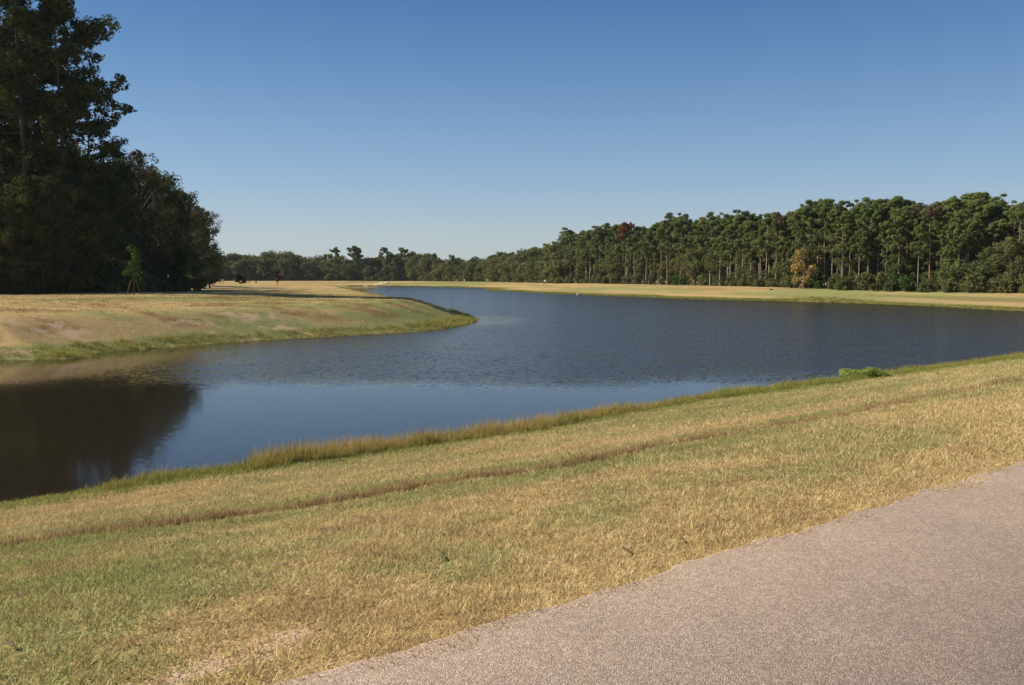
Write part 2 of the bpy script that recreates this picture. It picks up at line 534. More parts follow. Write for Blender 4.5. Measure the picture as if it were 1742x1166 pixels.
def water_material():
    m, nt, out = mat_new('lake_water')
    pos = N(nt, 'NewGeometry').outputs['Position']
    sep = N(nt, 'SeparateXYZ'); nt.links.new(pos, sep.inputs[0])
    X, Y = sep.outputs[0], sep.outputs[1]
    big = noise(nt, .045, 3, .55, pos).outputs['Fac']
    wob = mth(nt, 'MULTIPLY', mth(nt, 'SUBTRACT', big, .5), 14)
    # breeze reaches the open water; the pool under the near bank and the left cove lie in its lee
    a = step(nt, mth(nt, 'ADD', mth(nt, 'SUBTRACT', Y, mth(nt, 'MULTIPLY', X, .12)), wob), 33.0, 40.0)
    b = step(nt, mth(nt, 'ADD', mth(nt, 'ADD', X, mth(nt, 'MULTIPLY', Y, .12)), wob), -15, -5)
    m0 = mth(nt, 'MULTIPLY', a, b)
    tipx, tipy = at(806, 546)
    dt = mth(nt, 'SQRT', mth(nt, 'ADD', mth(nt, 'POWER', mth(nt, 'MULTIPLY', mth(nt, 'SUBTRACT', X, float(tipx) + 1.0), 1.6), 2.0), mth(nt, 'POWER', mth(nt, 'MULTIPLY', mth(nt, 'SUBTRACT', Y, float(tipy) + 1), .62), 2.0)))
    m0 = mth(nt, 'MULTIPLY', m0, mth(nt, 'ADD', .25, mth(nt, 'MULTIPLY', .75, step(nt, mth(nt, 'ADD', dt, mth(nt, 'MULTIPLY', wob, .3)), 3.5, 10.0))))
    patch = mth(nt, 'ADD', .75, mth(nt, 'MULTIPLY', noise(nt, .02, 3, .6, pos).outputs['Fac'], .5))
    amt = mth(nt, 'ADD', .012, mth(nt, 'MULTIPLY', m0, mth(nt, 'MULTIPLY', patch, .56)))
    mp = N(nt, 'Mapping'); nt.links.new(pos, mp.inputs[0]); mp.inputs['Rotation'].default_value = (0, 0, R(20)); mp.inputs['Scale'].default_value = (1, 1.7, 1)
    w1 = noise(nt, 5.2, 2, .6, mp.outputs[0])
    w2 = noise(nt, 0.55, 2, .5, mp.outputs[0])
    vs = nt.nodes.new('ShaderNodeVectorMath'); vs.operation = 'SUBTRACT'
    nt.links.new(w1.outputs['Color'], vs.inputs[0]); vs.inputs[1].default_value = (.5, .5, .5)
    vs2 = nt.nodes.new('ShaderNodeVectorMath'); vs2.operation = 'SUBTRACT'
    nt.links.new(w2.outputs['Color'], vs2.inputs[0]); vs2.inputs[1].default_value = (.5, .5, .5)
    hv = nt.nodes.new('ShaderNodeVectorMath'); hv.operation = 'MULTIPLY'
    nt.links.new(vs2.outputs[0], hv.inputs[0]); hv.inputs[1].default_value = (.18, .18, 0)
    ad0 = nt.nodes.new('ShaderNodeVectorMath'); ad0.operation = 'ADD'
    nt.links.new(vs.outputs[0], ad0.inputs[0]); nt.links.new(hv.outputs[0], ad0.inputs[1])
    sc = nt.nodes.new('ShaderNodeVectorMath'); sc.operation = 'SCALE'
    nt.links.new(ad0.outputs[0], sc.inputs[0]); nt.links.new(mth(nt, 'MULTIPLY', amt, 2.2), sc.inputs['Scale'])
    ml = nt.nodes.new('ShaderNodeVectorMath'); ml.operation = 'MULTIPLY'
    nt.links.new(sc.outputs[0], ml.inputs[0]); ml.inputs[1].default_value = (1, 1, 0)
    ad = nt.nodes.new('ShaderNodeVectorMath'); ad.operation = 'ADD'
    nt.links.new(ml.outputs[0], ad.inputs[0]); ad.inputs[1].default_value = (0, 0, 1)
    nm = nt.nodes.new('ShaderNodeVectorMath'); nm.operation = 'NORMALIZE'
    nt.links.new(ad.outputs[0], nm.inputs[0])
    p = N(nt, 'BsdfPrincipled', Roughness=.03, IOR=1.40)
    p.inputs['Base Color'].default_value = (.024, .019, .011, 1)
    nt.links.new(nm.outputs[0], p.inputs['Normal'])
    nt.links.new(mth(nt, 'ADD', .07, mth(nt, 'MULTIPLY', mth(nt, 'MULTIPLY', m0, patch), .09)), p.inputs['Roughness'])
    nt.links.new(p.outputs[0], out.inputs[0])
    return m

def asphalt_material():
    m, nt, out = mat_new('pinkish_asphalt')
    pos = N(nt, 'NewGeometry').outputs['Position']
    vo = N(nt, 'TexVoronoi', Scale=175); nt.links.new(pos, vo.inputs['Vector'])
    vo2 = N(nt, 'TexVoronoi', Scale=85); nt.links.new(pos, vo2.inputs['Vector'])
    hsv = N(nt, 'SeparateColor'); nt.links.new(vo.outputs['Color'], hsv.inputs[0])
    hs2 = N(nt, 'SeparateColor'); nt.links.new(vo2.outputs['Color'], hs2.inputs[0])
    r1, r2, r3 = hsv.outputs[0], hsv.outputs[1], hs2.outputs[0]
    c = mix(nt, step(nt, r1, 0.05, .95), (.295, .212, .142), (.57, .435, .305))
    c = mix(nt, step(nt, r2, .86, .97), c, (.62, .51, .42))
    c = mix(nt, step(nt, r3, .72, .9), c, (.37, .255, .20))
    big = noise(nt, .9, 4, .6, pos).outputs['Fac']
    fine = noise(nt, 28, 3, .7, pos).outputs['Fac']
    c = mix(nt, 1.0, c, mix(nt, step(nt, big, .3, .7), (.95, .955, .96), (1.08, 1.06, 1.04)), 'MULTIPLY')
    c = mix(nt, 1.0, c, mix(nt, step(nt, fine, .3, .7), (.88, .88, .88), (1.08, 1.08, 1.08)), 'MULTIPLY')
    d = N(nt, 'BsdfPrincipled', Roughness=.88); nt.links.new(c, d.inputs['Base Color'])
    h = mth(nt, 'ADD', mth(nt, 'MULTIPLY', vo.outputs['Distance'], -1.0), mth(nt, 'MULTIPLY', r1, .6))
    bp = N(nt, 'Bump', Strength=.8, Distance=.004); nt.links.new(h, bp.inputs['Height']); nt.links.new(bp.outputs[0], d.inputs['Normal'])
    nt.links.new(d.outputs[0], out.inputs[0])
    return m

M_TURF = turf_material()
M_BLADE = blade_material()
M_TALL = blade_material('shore_grass_blade', True)
M_WATER = water_material()
M_PATH = asphalt_material()
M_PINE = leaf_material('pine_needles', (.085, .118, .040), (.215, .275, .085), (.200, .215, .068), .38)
M_SHADEPINE = leaf_material('shade_dark_needles', (.026, .040, .013), (.125, .150, .046), (.095, .100, .032), .3)  # darker copy of the needle tones, left wood's deep shade put into the colour
M_BROAD = leaf_material('broad_leaves', (.072, .095, .038), (.185, .220, .072), (.175, .160, .065), .35)
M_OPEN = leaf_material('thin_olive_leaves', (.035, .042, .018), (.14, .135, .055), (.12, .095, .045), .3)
M_BRIGHT = leaf_material('bright_green_leaves', (.045, .085, .020), (.11, .16, .04), None, .3)
M_RUSSET = leaf_material('russet_needles', (.15, .045, .022), (.27, .085, .04), None)
M_GOLD = leaf_material('golden_leaves', (.28, .20, .06), (.50, .37, .14), None, .3)
M_BROWNL = leaf_material('dead_brown_needles', (.10, .07, .05), (.17, .12, .085), None)
M_REDLEAF = leaf_material('dark_red_leaves', (.07, .022, .018), (.12, .040, .03), None)
M_BARK = bark_material('pine_bark', (.24, .165, .125), (.58, .46, .38))
M_BARKD = bark_material('dark_bark', (.07, .05, .035), (.15, .11, .08))
M_BARKR = bark_material('reddish_bark', (.28, .13, .075), (.46, .26, .17))
M_WHITE = plain_material('white_paint', (.75, .75, .66), .6)
M_TAN = plain_material('pale_wood', (.50, .42, .28), .8)
M_WOODD = plain_material('dark_weathered_wood', (.07, .05, .035), .8)
M_STAKE = plain_material('grey_stake_wood', (.20, .16, .11), .8)
M_STONE = plain_material('pale_limestone', (.75, .69, .55), .85)

# ------------------------------------------------------------------ terrain sheet
def build_ground():
    ang = np.concatenate([np.linspace(-180, -37, 90, endpoint=False), np.linspace(-37, 37, 460, endpoint=False), np.linspace(37, 180, 90, endpoint=False)])
    ang = np.radians(ang)
    r = [0.8]
    while r[-1] < 650: r.append(r[-1] * 1.0105 + 0.01)
    r = np.array(r + [800, 1100, 1600, 2500, 4000, 7000, 12000])
    A, Rr = np.meshgrid(ang, r)
    X, Y = Rr * np.sin(A), Rr * np.cos(A)
    z, sd, dn, dl, df, u = height(X.ravel(), Y.ravel(), True)
    g, b, s = turf(X.ravel(), Y.ravel(), sd, dn, dl, df, u)
    nr, na = X.shape
    V = np.stack([X.ravel(), Y.ravel(), z], 1)
    i = np.arange(nr - 1)[:, None] * na + np.arange(na)[None]
    j = np.arange(nr - 1)[:, None] * na + (np.arange(na)[None] + 1) % na
    F = np.stack([i, i + na, j + na, j], -1).reshape(-1, 4)
    V = np.vstack([V, [[0, 0, PATH_Z - 0.04]]])
    c = len(V) - 1
    a0 = np.arange(na)
    T = np.stack([np.full(na, c), a0, (a0 + 1) % na], 1)
    flat = np.concatenate([F.ravel(), T.ravel()])
    sizes = np.concatenate([np.full(len(F), 4), np.full(len(T), 3)])
    add = lambda q: ('POINT', np.append(q, 0.3))
    me = mesh_np('ground', V, flat, sizes, {'green': add(g), 'brown': add(b), 'soil': ('POINT', np.append(s, 0))}, True)
    o = obj('ground', me, M_TURF)
    tag(o, kind='structure')
build_ground()

# water sheet
me = mesh_np('lake_water', [(-260, -60, 0), (260, -60, 0), (260, 520, 0), (-260, 520, 0)], [0, 1, 2, 3], [4])
tag(obj('water', me, M_WATER), kind='structure')

# path slab, ragged edge toward the grass
def build_path():
    pts, lo = [], []
    seg = PE
    dist = np.concatenate([[0], np.cumsum(np.linalg.norm(seg[1:] - seg[:-1], axis=1))])
    step_ = np.arange(0, dist[-1], 0.05)
    xs, ys = np.interp(step_, dist, seg[:, 0]), np.interp(step_, dist, seg[:, 1])
    dx, dy = np.gradient(xs), np.gradient(ys)
    L = np.hypot(dx, dy)
    nx, ny = -dy / L, dx / L
    wob = (fbm(step_ * 0.9, step_ * 0, 4, 5) - .5) * 0.04 + (fbm(step_ * 6, step_ * 0 + 3, 4, 8) - .5) * 0.10
    ex, ey = xs + nx * wob, ys + ny * wob
    n = len(step_)
    rows = [np.stack([ex, ey, np.full(n, PATH_Z - 0.07)], 1), np.stack([ex, ey, np.full(n, PATH_Z - .006)], 1),
            np.stack([ex - nx * .03, ey - ny * .03, np.full(n, PATH_Z)], 1), np.stack([xs - nx * 3.4, ys - ny * 3.4, np.full(n, PATH_Z)], 1),
            np.stack([xs - nx * 3.4, ys - ny * 3.4, np.full(n, PATH_Z - 0.07)], 1)]
    V = np.vstack(rows)
    F = []
    for k in range(4):
        a = np.arange(n - 1) + k * n
        F.append(np.stack([a, a + n, a + n + 1, a + 1], 1))
    F = np.vstack(F)
    me = mesh_np('path', V, F.ravel(), np.full(len(F), 4))
    tag(obj('path', me, M_PATH), kind='structure')
build_path()

# ------------------------------------------------------------------ grass as instanced tufts
TUFTS = bpy.data.collections.new('tuft_kit')
def tuft_mesh(name, n, rad, lmin, lmax, w, lean, seed, mat, segs=2):
    r = np.random.default_rng(seed)
    V, F, S, bv, bw = [], [], [], [], []
    for i in range(n):
        a, q = r.random() * 6.283, rad * math.sqrt(r.random())
        bx, by = q * math.cos(a), q * math.sin(a)
        L = r.uniform(lmin, lmax)
        d = r.random() * 6.283
        ln = r.uniform(*lean)
        wd = w * r.uniform(.7, 1.3)
        pa = r.random() * 3.1416
        px_, py_ = math.cos(pa) * wd / 2, math.sin(pa) * wd / 2
        b0 = len(V)
        z, hx, hy = -0.01, bx, by
        k1 = .55
        V += [(bx - px_, by - py_, -.01), (bx + px_, by + py_, -.01)]
        mx_, my_, mz = bx + math.cos(d) * L * k1 * math.sin(ln * .6), by + math.sin(d) * L * k1 * math.sin(ln * .6), L * k1 * math.cos(ln * .6)
        V += [(mx_ + px_ * .8, my_ + py_ * .8, mz), (mx_ - px_ * .8, my_ - py_ * .8, mz)]
        tx, ty, tz = mx_ + math.cos(d) * L * .45 * math.sin(ln * 1.3), my_ + math.sin(d) * L * .45 * math.sin(ln * 1.3), mz + L * .45 * math.cos(ln * 1.3)
        V += [(tx, ty, max(tz, .004))]
        F += [b0, b0 + 1, b0 + 2, b0 + 3, b0 + 3, b0 + 2, b0 + 4]
        S += [4, 3]
        q1, q2 = r.random(), r.random()
        bv += [q1, q1]; bw += [q2, q2]
    me = mesh_np(name, V, F, S, {'bv': ('FACE', bv), 'bw': ('FACE', bw)})
    me.materials.append(mat)
    return me

def scatter(name, xy, z, rots, scl, green, brown, meshes, label, cat):
    """one stuff object: points carrying tufts"""
    me = bpy.data.meshes.new(name)
    me.vertices.add(len(xy))
    me.vertices.foreach_set('co', np.column_stack([xy, z]).astype(np.float32).ravel())
    idx = rng.integers(0, len(meshes), len(xy))
    for k, v in (('green', green), ('brown', brown), ('rot', rots)):
        me.attributes.new(k, 'FLOAT', 'POINT').data.foreach_set('value', np.asarray(v, np.float32))
    a = me.attributes.new('scl', 'FLOAT_VECTOR', 'POINT'); a.data.foreach_set('vector', np.asarray(scl, np.float32).ravel())
    a = me.attributes.new('idx', 'INT', 'POINT'); a.data.foreach_set('value', idx.astype(np.int32))
    o = obj(name, me)
    kit = bpy.data.collections.new(name + '_kit')
    for i, t in enumerate(meshes):
        kit.objects.link(bpy.data.objects.new('%s_tuft' % name, t))
    ng = bpy.data.node_groups.new(name, 'GeometryNodeTree')
    ng.interface.new_socket('Geometry', in_out='INPUT', socket_type='NodeSocketGeometry')
    ng.interface.new_socket('Geometry', in_out='OUTPUT', socket_type='NodeSocketGeometry')
    nn, ll = ng.nodes, ng.links
    gi, go = nn.new('NodeGroupInput'), nn.new('NodeGroupOutput')
    ci = nn.new('GeometryNodeCollectionInfo')
    ci.inputs['Collection'].default_value = kit
    ci.inputs['Separate Children'].default_value = True
    ci.inputs['Reset Children'].default_value = True
    ip = nn.new('GeometryNodeInstanceOnPoints')
    ip.inputs['Pick Instance'].default_value = True
    def na(nm, ty):
        q = nn.new('GeometryNodeInputNamedAttribute'); q.data_type = ty; q.inputs['Name'].default_value = nm
        return q.outputs[0]
    cx = nn.new('ShaderNodeCombineXYZ')
    ll.new(na('rot', 'FLOAT'), cx.inputs[2])
    e2r = nn.new('FunctionNodeEulerToRotation')
    ll.new(cx.outputs[0], e2r.inputs[0])
    ll.new(gi.outputs[0], ip.inputs['Points']); ll.new(ci.outputs[0], ip.inputs['Instance'])
    ll.new(na('idx', 'INT'), ip.inputs['Instance Index']); ll.new(e2r.outputs[0], ip.inputs['Rotation'])
    ll.new(na('scl', 'FLOAT_VECTOR'), ip.inputs['Scale'])
    ll.new(ip.outputs[0], go.inputs[0])
    md = o.modifiers.new('tufts', 'NODES'); md.node_group = ng
    tag(o, label, cat, kind='stuff')
    return o

def fan_points(r0, r1, dens, half=33.5):
    """random points in a view-wide fan, evenly dense"""
    area = math.radians(2 * half) * (r1 * r1 - r0 * r0) / 2
    n = int(area * dens)
    r = np.sqrt(rng.random(n) * (r1 * r1 - r0 * r0) + r0 * r0)
    a = np.radians(rng.uniform(-half, half, n))
    return r * np.sin(a), r * np.cos(a)

def near_grass():
    lawn = [tuft_mesh('lawn_tuft', 26, .085, .025, .085, .0052, (.5, 1.45), 40 + i, M_BLADE) for i in range(6)]
    X, Y, Ssc = [], [], []
    for r0, r1, dens, sc in ((2.5, 9, 330, .85), (9, 17, 170, 1.1), (17, 30, 75, 1.55), (30, 60, 22, 2.5)):
        x, y = fan_points(r0, r1, dens)
        X.append(x); Y.append(y); Ssc.append(np.full(len(x), sc))
    x, y, sc = np.concatenate(X), np.concatenate(Y), np.concatenate(Ssc)
    z, sd, dn, dl, df, u = height(x, y, True)
    ued = u + (fbm(x * 2.6, y * 2.6, 4, 12) - .5) * .34
    k = ((ued > 0.0) | ((ued > -.10) & (rng.random(len(x)) < .4))) & (sd > .25) & (dn < np.minimum(dl, df))
    x, y, sc, z, sd, dn, dl, df, u = [q[k] for q in (x, y, sc, z, sd, dn, dl, df, u)]
    g, b, s = turf(x, y, sd, dn, dl, df, u)
    keep = rng.random(len(x)) > s * 0.92
    x, y, sc, z, u, g, b, sd = [q[keep] for q in (x, y, sc, z, u, g, b, sd)]
    n = len(x)
    z = np.where(u < 0.06, np.maximum(z, PATH_Z - .008), z)
    hv = 0.42 + 0.85 * fbm(x * 1.4, y * 1.4, 3, 61) 
    hs = hv * rng.uniform(.7, 1.3, n) * (1 + 0.9 * b * (np.abs(mow_m(x, y)) < .3)) * (1 - .35 * np.exp(-(u / .25) ** 2))
    ws = sc * rng.uniform(.8, 1.25, n)
    hs = hs * np.minimum(sc, 1.5) 
    scatter('grass', np.column_stack([x, y]), z, rng.random(n) * 6.283, np.column_stack([ws, ws, hs]), g, b, lawn,
            'mown grass, half straw and half green, on the slope beside the path', 'grass')

def far_grass():
    lawn = [tuft_mesh('bank_tuft', 16, .30, .03, .11, .022, (.3, 1.1), 80 + i, M_BLADE) for i in range(4)]
    x, y = fan_points(44, 150, 3.4)
    z, sd, dn, dl, df, u = height(x, y, True)
    k = (sd > .3) & (dl < np.minimum(dn, df)) & (x < 5)
    x, y, z, sd, dn, dl, df, u = [q[k] for q in (x, y, z, sd, dn, dl, df, u)]
    g, b, s = turf(x, y, sd, dn, dl, df, u)
    keep = rng.random(len(x)) > s * .9
    x, y, z, g, b, sd = [q[keep] for q in (x, y, z, g, b, sd)]
    n = len(x)
    ws = rng.uniform(.8, 1.4, n) * (1 + (np.hypot(x, y) - 50) / 120)
    hs = rng.uniform(.5, 1.3, n) * (.6 + .9 * fbm(x * .3, y * .6, 3, 67)) * (1.0 + .7 * b)
    scatter('grass', np.column_stack([x, y]), z, rng.random(n) * 6.283, np.column_stack([ws, ws, hs]), g, b, lawn,
            'short dry grass covering the bank and spit across the water on the left', 'grass')

def shore_growth():
    reed = [tuft_mesh('reed_tuft', 22, .13, .25, .62, .008, (.05, .5), 120 + i, M_TALL) for i in range(5)]
    weed = [tuft_mesh('weed_tuft', 34, .16, .08, .30, .012, (.3, 1.3), 140 + i, M_TALL) for i in range(4)]
    pts = NEAR
    dist = np.concatenate([[0], np.cumsum(np.linalg.norm(pts[1:] - pts[:-1], axis=1))])
    sx0 = near[3]; 
    def along(n, offlo, offhi):
        s = rng.uniform(0, dist[-1], n)
        px_, py_ = np.interp(s, dist, pts[:, 0]), np.interp(s, dist, pts[:, 1])
        off = rng.uniform(offlo, offhi, n)
        return px_ - PNRM[0] * off, py_ - PNRM[1] * off, off
    def screen(x, y):
        return W0 / 2 + FPX * x / np.maximum(y, .1) * math.cos(PITCH)
    tallx = [-300, 120, 200, 290, 410, 430, 640, 870, 960, 1060, 1120, 1200, 1240, 1300, 1390, 1440, 1500, 1640, 1742, 2600]
    tallh = [.06, .16, .50, .56, .40, .85, .90, .80, .78, .66, .58, .50, .75, .50, .62, .50, .55, .50, .60, .45]
    x, y, off = along(24000, -.3, .95)
    q = screen(x, y)
    hgt = np.interp(q, tallx, tallh)
    k = (y > 4) & (q > -150) & (q < 1900)
    x, y, off, q, hgt = x[k], y[k], off[k], q[k], hgt[k]
    z = height(x, y)
    n = len(x)
    hs = hgt * rng.uniform(.55, 1.25, n) * (1 - .5 * np.clip((off - .35) / .6, 0, 1)) * (.7 + .6 * fbm(x * 1.1, y * 1.1, 3, 88))
    k = rng.random(n) < .35 + .65 * np.clip(hgt, 0, 1)
    gg = np.where((q > 425) & (q < 1120), .20, .55) + .5 * (fbm(x * .5, y * .5, 3, 92) - .5) + np.clip((off - .4), 0, 1) * .7
    ws = rng.uniform(.7, 1.2, n)
    scatter('shore_grass', np.column_stack([x, y])[k], np.maximum(z, -.05)[k], (rng.random(n) * 6.283)[k], np.column_stack([ws, ws, hs])[k], np.clip(gg, 0, 1)[k],
            (.38 * rng.random(n) * (q < 1200))[k], reed, 'tall seeding grass, green to reddish straw, along the near waterline', 'shore grass')
    x, y, off = along(11000, -.1, 1.5)
    q = screen(x, y)
    k = (y > 4) & (q > -150) & (q < 1900)
    x, y, off, q = x[k], y[k], off[k], q[k]
    n = len(x)
    z = np.maximum(height(x, y), -.03)
    k = rng.random(n) < np.where(q < 430, 1.0, np.where(q < 1250, .8, .6))
    ws = rng.uniform(.6, 1.3, n)
    hs = rng.uniform(.4, 1.1, n) * np.interp(q, [60, 200, 430, 431], [.35, .85, .85, .6]) * (1 - .5 * np.clip(off - .5, 0, 1))
    scatter('shore_weeds', np.column_stack([x, y])[k], z[k], (rng.random(n) * 6.283)[k], np.column_stack([ws, ws, hs])[k], np.full(k.sum(), .93), np.zeros(k.sum()),
            weed, 'low bright green weeds at the foot of the near bank', 'weeds')
    # far shores
    def strip(line, n, lo, hi, hmin, hmax, wsc, green, ref_in):
        d = np.concatenate([[0], np.cumsum(np.linalg.norm(line[1:] - line[:-1], axis=1))])
        s = rng.uniform(0, d[-1], n)
        px_, py_ = np.interp(s, d, line[:, 0]), np.interp(s, d, line[:, 1])
        e = .3
        tx, ty = np.interp(s + e, d, line[:, 0]) - px_, np.interp(s + e, d, line[:, 1]) - py_
        L = np.maximum(np.hypot(tx, ty), 1e-6)
        off = rng.uniform(lo, hi, n)
        x, y = px_ - ty / L * off, py_ + tx / L * off
        z, sd, dn, dl, df, u = height(x, y, True)
        k = (np.abs(x) < y * .62) & (sd > -.4)
        return x[k], y[k], z[k], sd[k]
    x, y, z, sd = strip(LEFTALL, 9000, -.2, 1.7, 0, 0, 0, 0, 0)
    n = len(x)
    ws = rng.uniform(1.6, 2.8, n); hs = rng.uniform(.18, .60, n) * (.4 + 1.0 * fbm(x * .3, y * .3, 3, 97)) * (1 + .4 * (y > 70))
    g = np.clip(.72 + .7 * (fbm(x * .2, y * .2, 3, 98) - .5) - .15 * (sd < .5), 0, 1)
    scatter('shore_grass', np.column_stack([x, y]), np.maximum(z, -.05), rng.random(n) * 6.283, np.column_stack([ws, ws, hs]), g, .2 * rng.random(n), reed,
            'green fringe of grass round the waterline of the left spit', 'shore grass')
    x, y, z, sd = strip(FAR, 7000, -.4, 2.2, 0, 0, 0, 0, 0)
    n = len(x)
    ws = rng.uniform(3, 5, n); hs = rng.uniform(.25, .8, n) * (.4 + 1.2 * fbm(x * .1, y * .1, 3, 99))
    scatter('shore_grass', np.column_stack([x, y]), np.maximum(z, -.05), rng.random(n) * 6.283, np.column_stack([ws, ws, hs]), np.full(n, .85), .1 * rng.random(n), reed,
            'thin green fringe along the far shore of the lake', 'shore grass')
def stubble():
    tall = [tuft_mesh('stubble_tuft', 22, .06, .06, .14, .006, (.1, .9), 160 + i, M_BLADE) for i in range(4)]
    d = np.concatenate([[0], np.cumsum(np.linalg.norm(MOWd, axis=1))])
    n = 3200
    t = rng.uniform(0, d[-1], n)
    x, y = np.interp(t, d, MOW[:, 0]), np.interp(t, d, MOW[:, 1])
    wob = (fbm(t * .5, t * 0, 3, 201) - .5) * .22
    off = rng.normal(0, .055, n) + wob
    x, y = x + PNRM[0] * off, y + PNRM[1] * off
    keep = (rng.random(n) < .25 + .9 * sm((fbm(t * .8, t * 0, 3, 203) - .35) / .2)) & (rng.random(n) < 1 - .75 * sm((x - 6) / 9)) & (y > 3)
    x, y = x[keep], y[keep]; n = len(x)
    sc = rng.uniform(.8, 1.3, n)
    scatter('stubble', np.column_stack([x, y]), height(x, y), rng.random(n) * 6.283, np.column_stack([sc, sc, sc * rng.uniform(.6, 1.1, n)]), np.full(n, .05), rng.uniform(.3, 1.1, n), tall,
            'thin line of uncut reddish brown stubble running along the slope', 'stubble')
near_grass()
stubble()
far_grass()
shore_growth()

# ------------------------------------------------------------------ trees
def leaf_cloud(puffs, n_leaf, size, r, up=.35, shell=.70, tint_puff=.5):
    """puffs: (x,y,z,rx,ry,rz,weight); rhombic leaf sprays spread through each"""
    P = np.array(puffs)
    w = P[:, 6] / P[:, 6].sum()
    pi = r.choice(len(P), n_leaf, p=w)
    d = r.normal(size=(n_leaf, 3)); d /= np.linalg.norm(d, axis=1)[:, None]
    rad = shell + (1 - shell) * r.random(n_leaf) ** .8
    inner = r.random(n_leaf) < .18
    rad = np.where(inner, r.random(n_leaf) * shell, rad) * r.uniform(.8, 1.18, n_leaf)
    c = P[pi, :3] + d * P[pi, 3:6] * rad[:, None]
    nrm = d * .9 + r.normal(size=(n_leaf, 3)) * .42 + np.array([0, 0, up])
    nrm /= np.linalg.norm(nrm, axis=1)[:, None]
    t = np.cross(nrm, r.normal(size=(n_leaf, 3))); t /= np.linalg.norm(t, axis=1)[:, None]
    b = np.cross(nrm, t)
    s = size * r.uniform(.6, 1.35, n_leaf)[:, None]
    asp = r.uniform(.35, .7, n_leaf)[:, None]
    V = np.stack([c - t * s, c + b * s * asp, c + t * s, c - b * s * asp], 1).reshape(-1, 3)
    F = np.arange(n_leaf * 4)
    pt = r.random(len(P))
    tint = np.clip(tint_puff * pt[pi] + (1 - tint_puff) * r.random(n_leaf), 0, 1)
    return V, F, np.full(n_leaf, 4), tint

def crown_mesh(name, puffs, n, size, mat, seed, **kw):
    r = np.random.default_rng(seed)
    V, F, S, t = leaf_cloud(puffs, n, size, r, **kw)
    me = mesh_np(name, V, F, S, {'tint': ('FACE', t)})
    me.materials.append(mat)
    return me

def pine_kit(name, H, seed, n_leaf, leaf, mat, bark=None, base=.45, R0=2.8, nb=34, r0=.19, extra=(), puff=.80, flat=.72):
    """long bare trunk, irregular tiers of flattened needle puffs at branch ends"""
    r = random.Random(seed)
    mb = MB()
    lean = (r.uniform(-.5, .5), r.uniform(-.5, .5))
    def axis(t):
        return Vector((lean[0] * t + .15 * math.sin(3 * t + seed), lean[1] * t + .15 * math.cos(2.4 * t + seed), H * t))
    ts = [0, .04, .15, .3, .45, .6, .75, .88, .97]
    mb.tube([axis(t) for t in ts], [r0 * 1.5 if t == 0 else r0 * (1 - .85 * t) for t in ts], 8)
    puffs = []
    br = []
    for i in range(nb):
        t = base + (1 - base) * ((i + r.random()) / nb) ** .92
        q = (t - base) / (1 - base)
        env = R0 * (.30 + .95 * math.sin(math.pi * min(1, .18 + .66 * q)) ) * (1 - .40 * q ** 3)
        L = env * r.uniform(.45, 1.12)
        br.append((t, r.random() * 6.283, L, r.uniform(.0, .35) + .35 * q))
    br += [(t, a, L, s) for (t, a, L, s) in extra]
    for t, a, L, s in br:
        p0 = axis(t)
        p1 = p0 + Vector((math.cos(a) * L * .55, math.sin(a) * L * .55, L * s * .35))
        p2 = p0 + Vector((math.cos(a) * L, math.sin(a) * L, L * (s + r.uniform(-.25, .25))))
        rr = max(.02, r0 * .30 * (1 - .5 * t))
        mb.tube([p0, p1, p2], [rr, rr * .65, rr * .25], 4, False)
        k = max(1, int(L / 1.5))
        for j in range(k):
            f = 1 - j * .33
            if f < .3: break
            c = p0.lerp(p2, f)
            sz = puff * r.uniform(.6, 1.15) * (1.0 if j == 0 else .75)
            puffs.append((c.x + r.uniform(-.4, .4), c.y + r.uniform(-.4, .4), c.z + r.uniform(-.5, .5), sz * 1.15, sz * 1.15, sz * flat * 1.1, sz ** 2))
            if r.random() < .6:
                a2 = a + r.choice((-1, 1)) * r.uniform(.4, 1.0)
                c2 = c + Vector((math.cos(a2), math.sin(a2), r.uniform(-.1, .3))) * sz * 1.2
                puffs.append((c2.x, c2.y, c2.z, sz * .8, sz * .8, sz * flat * .8, (sz * .8) ** 2))
    tp = axis(1.0)
    for j in range(4):
        puffs.append((tp.x + r.uniform(-.8, .8), tp.y + r.uniform(-.8, .8), tp.z - .3 - .5 * j + r.uniform(-.2, .2), puff * .95, puff * .95, puff * .6, .9))
    return (mb.mesh(name + '_trunk', True), bark or M_BARK, crown_mesh(name + '_crown', puffs, n_leaf, leaf, mat, seed + 900))

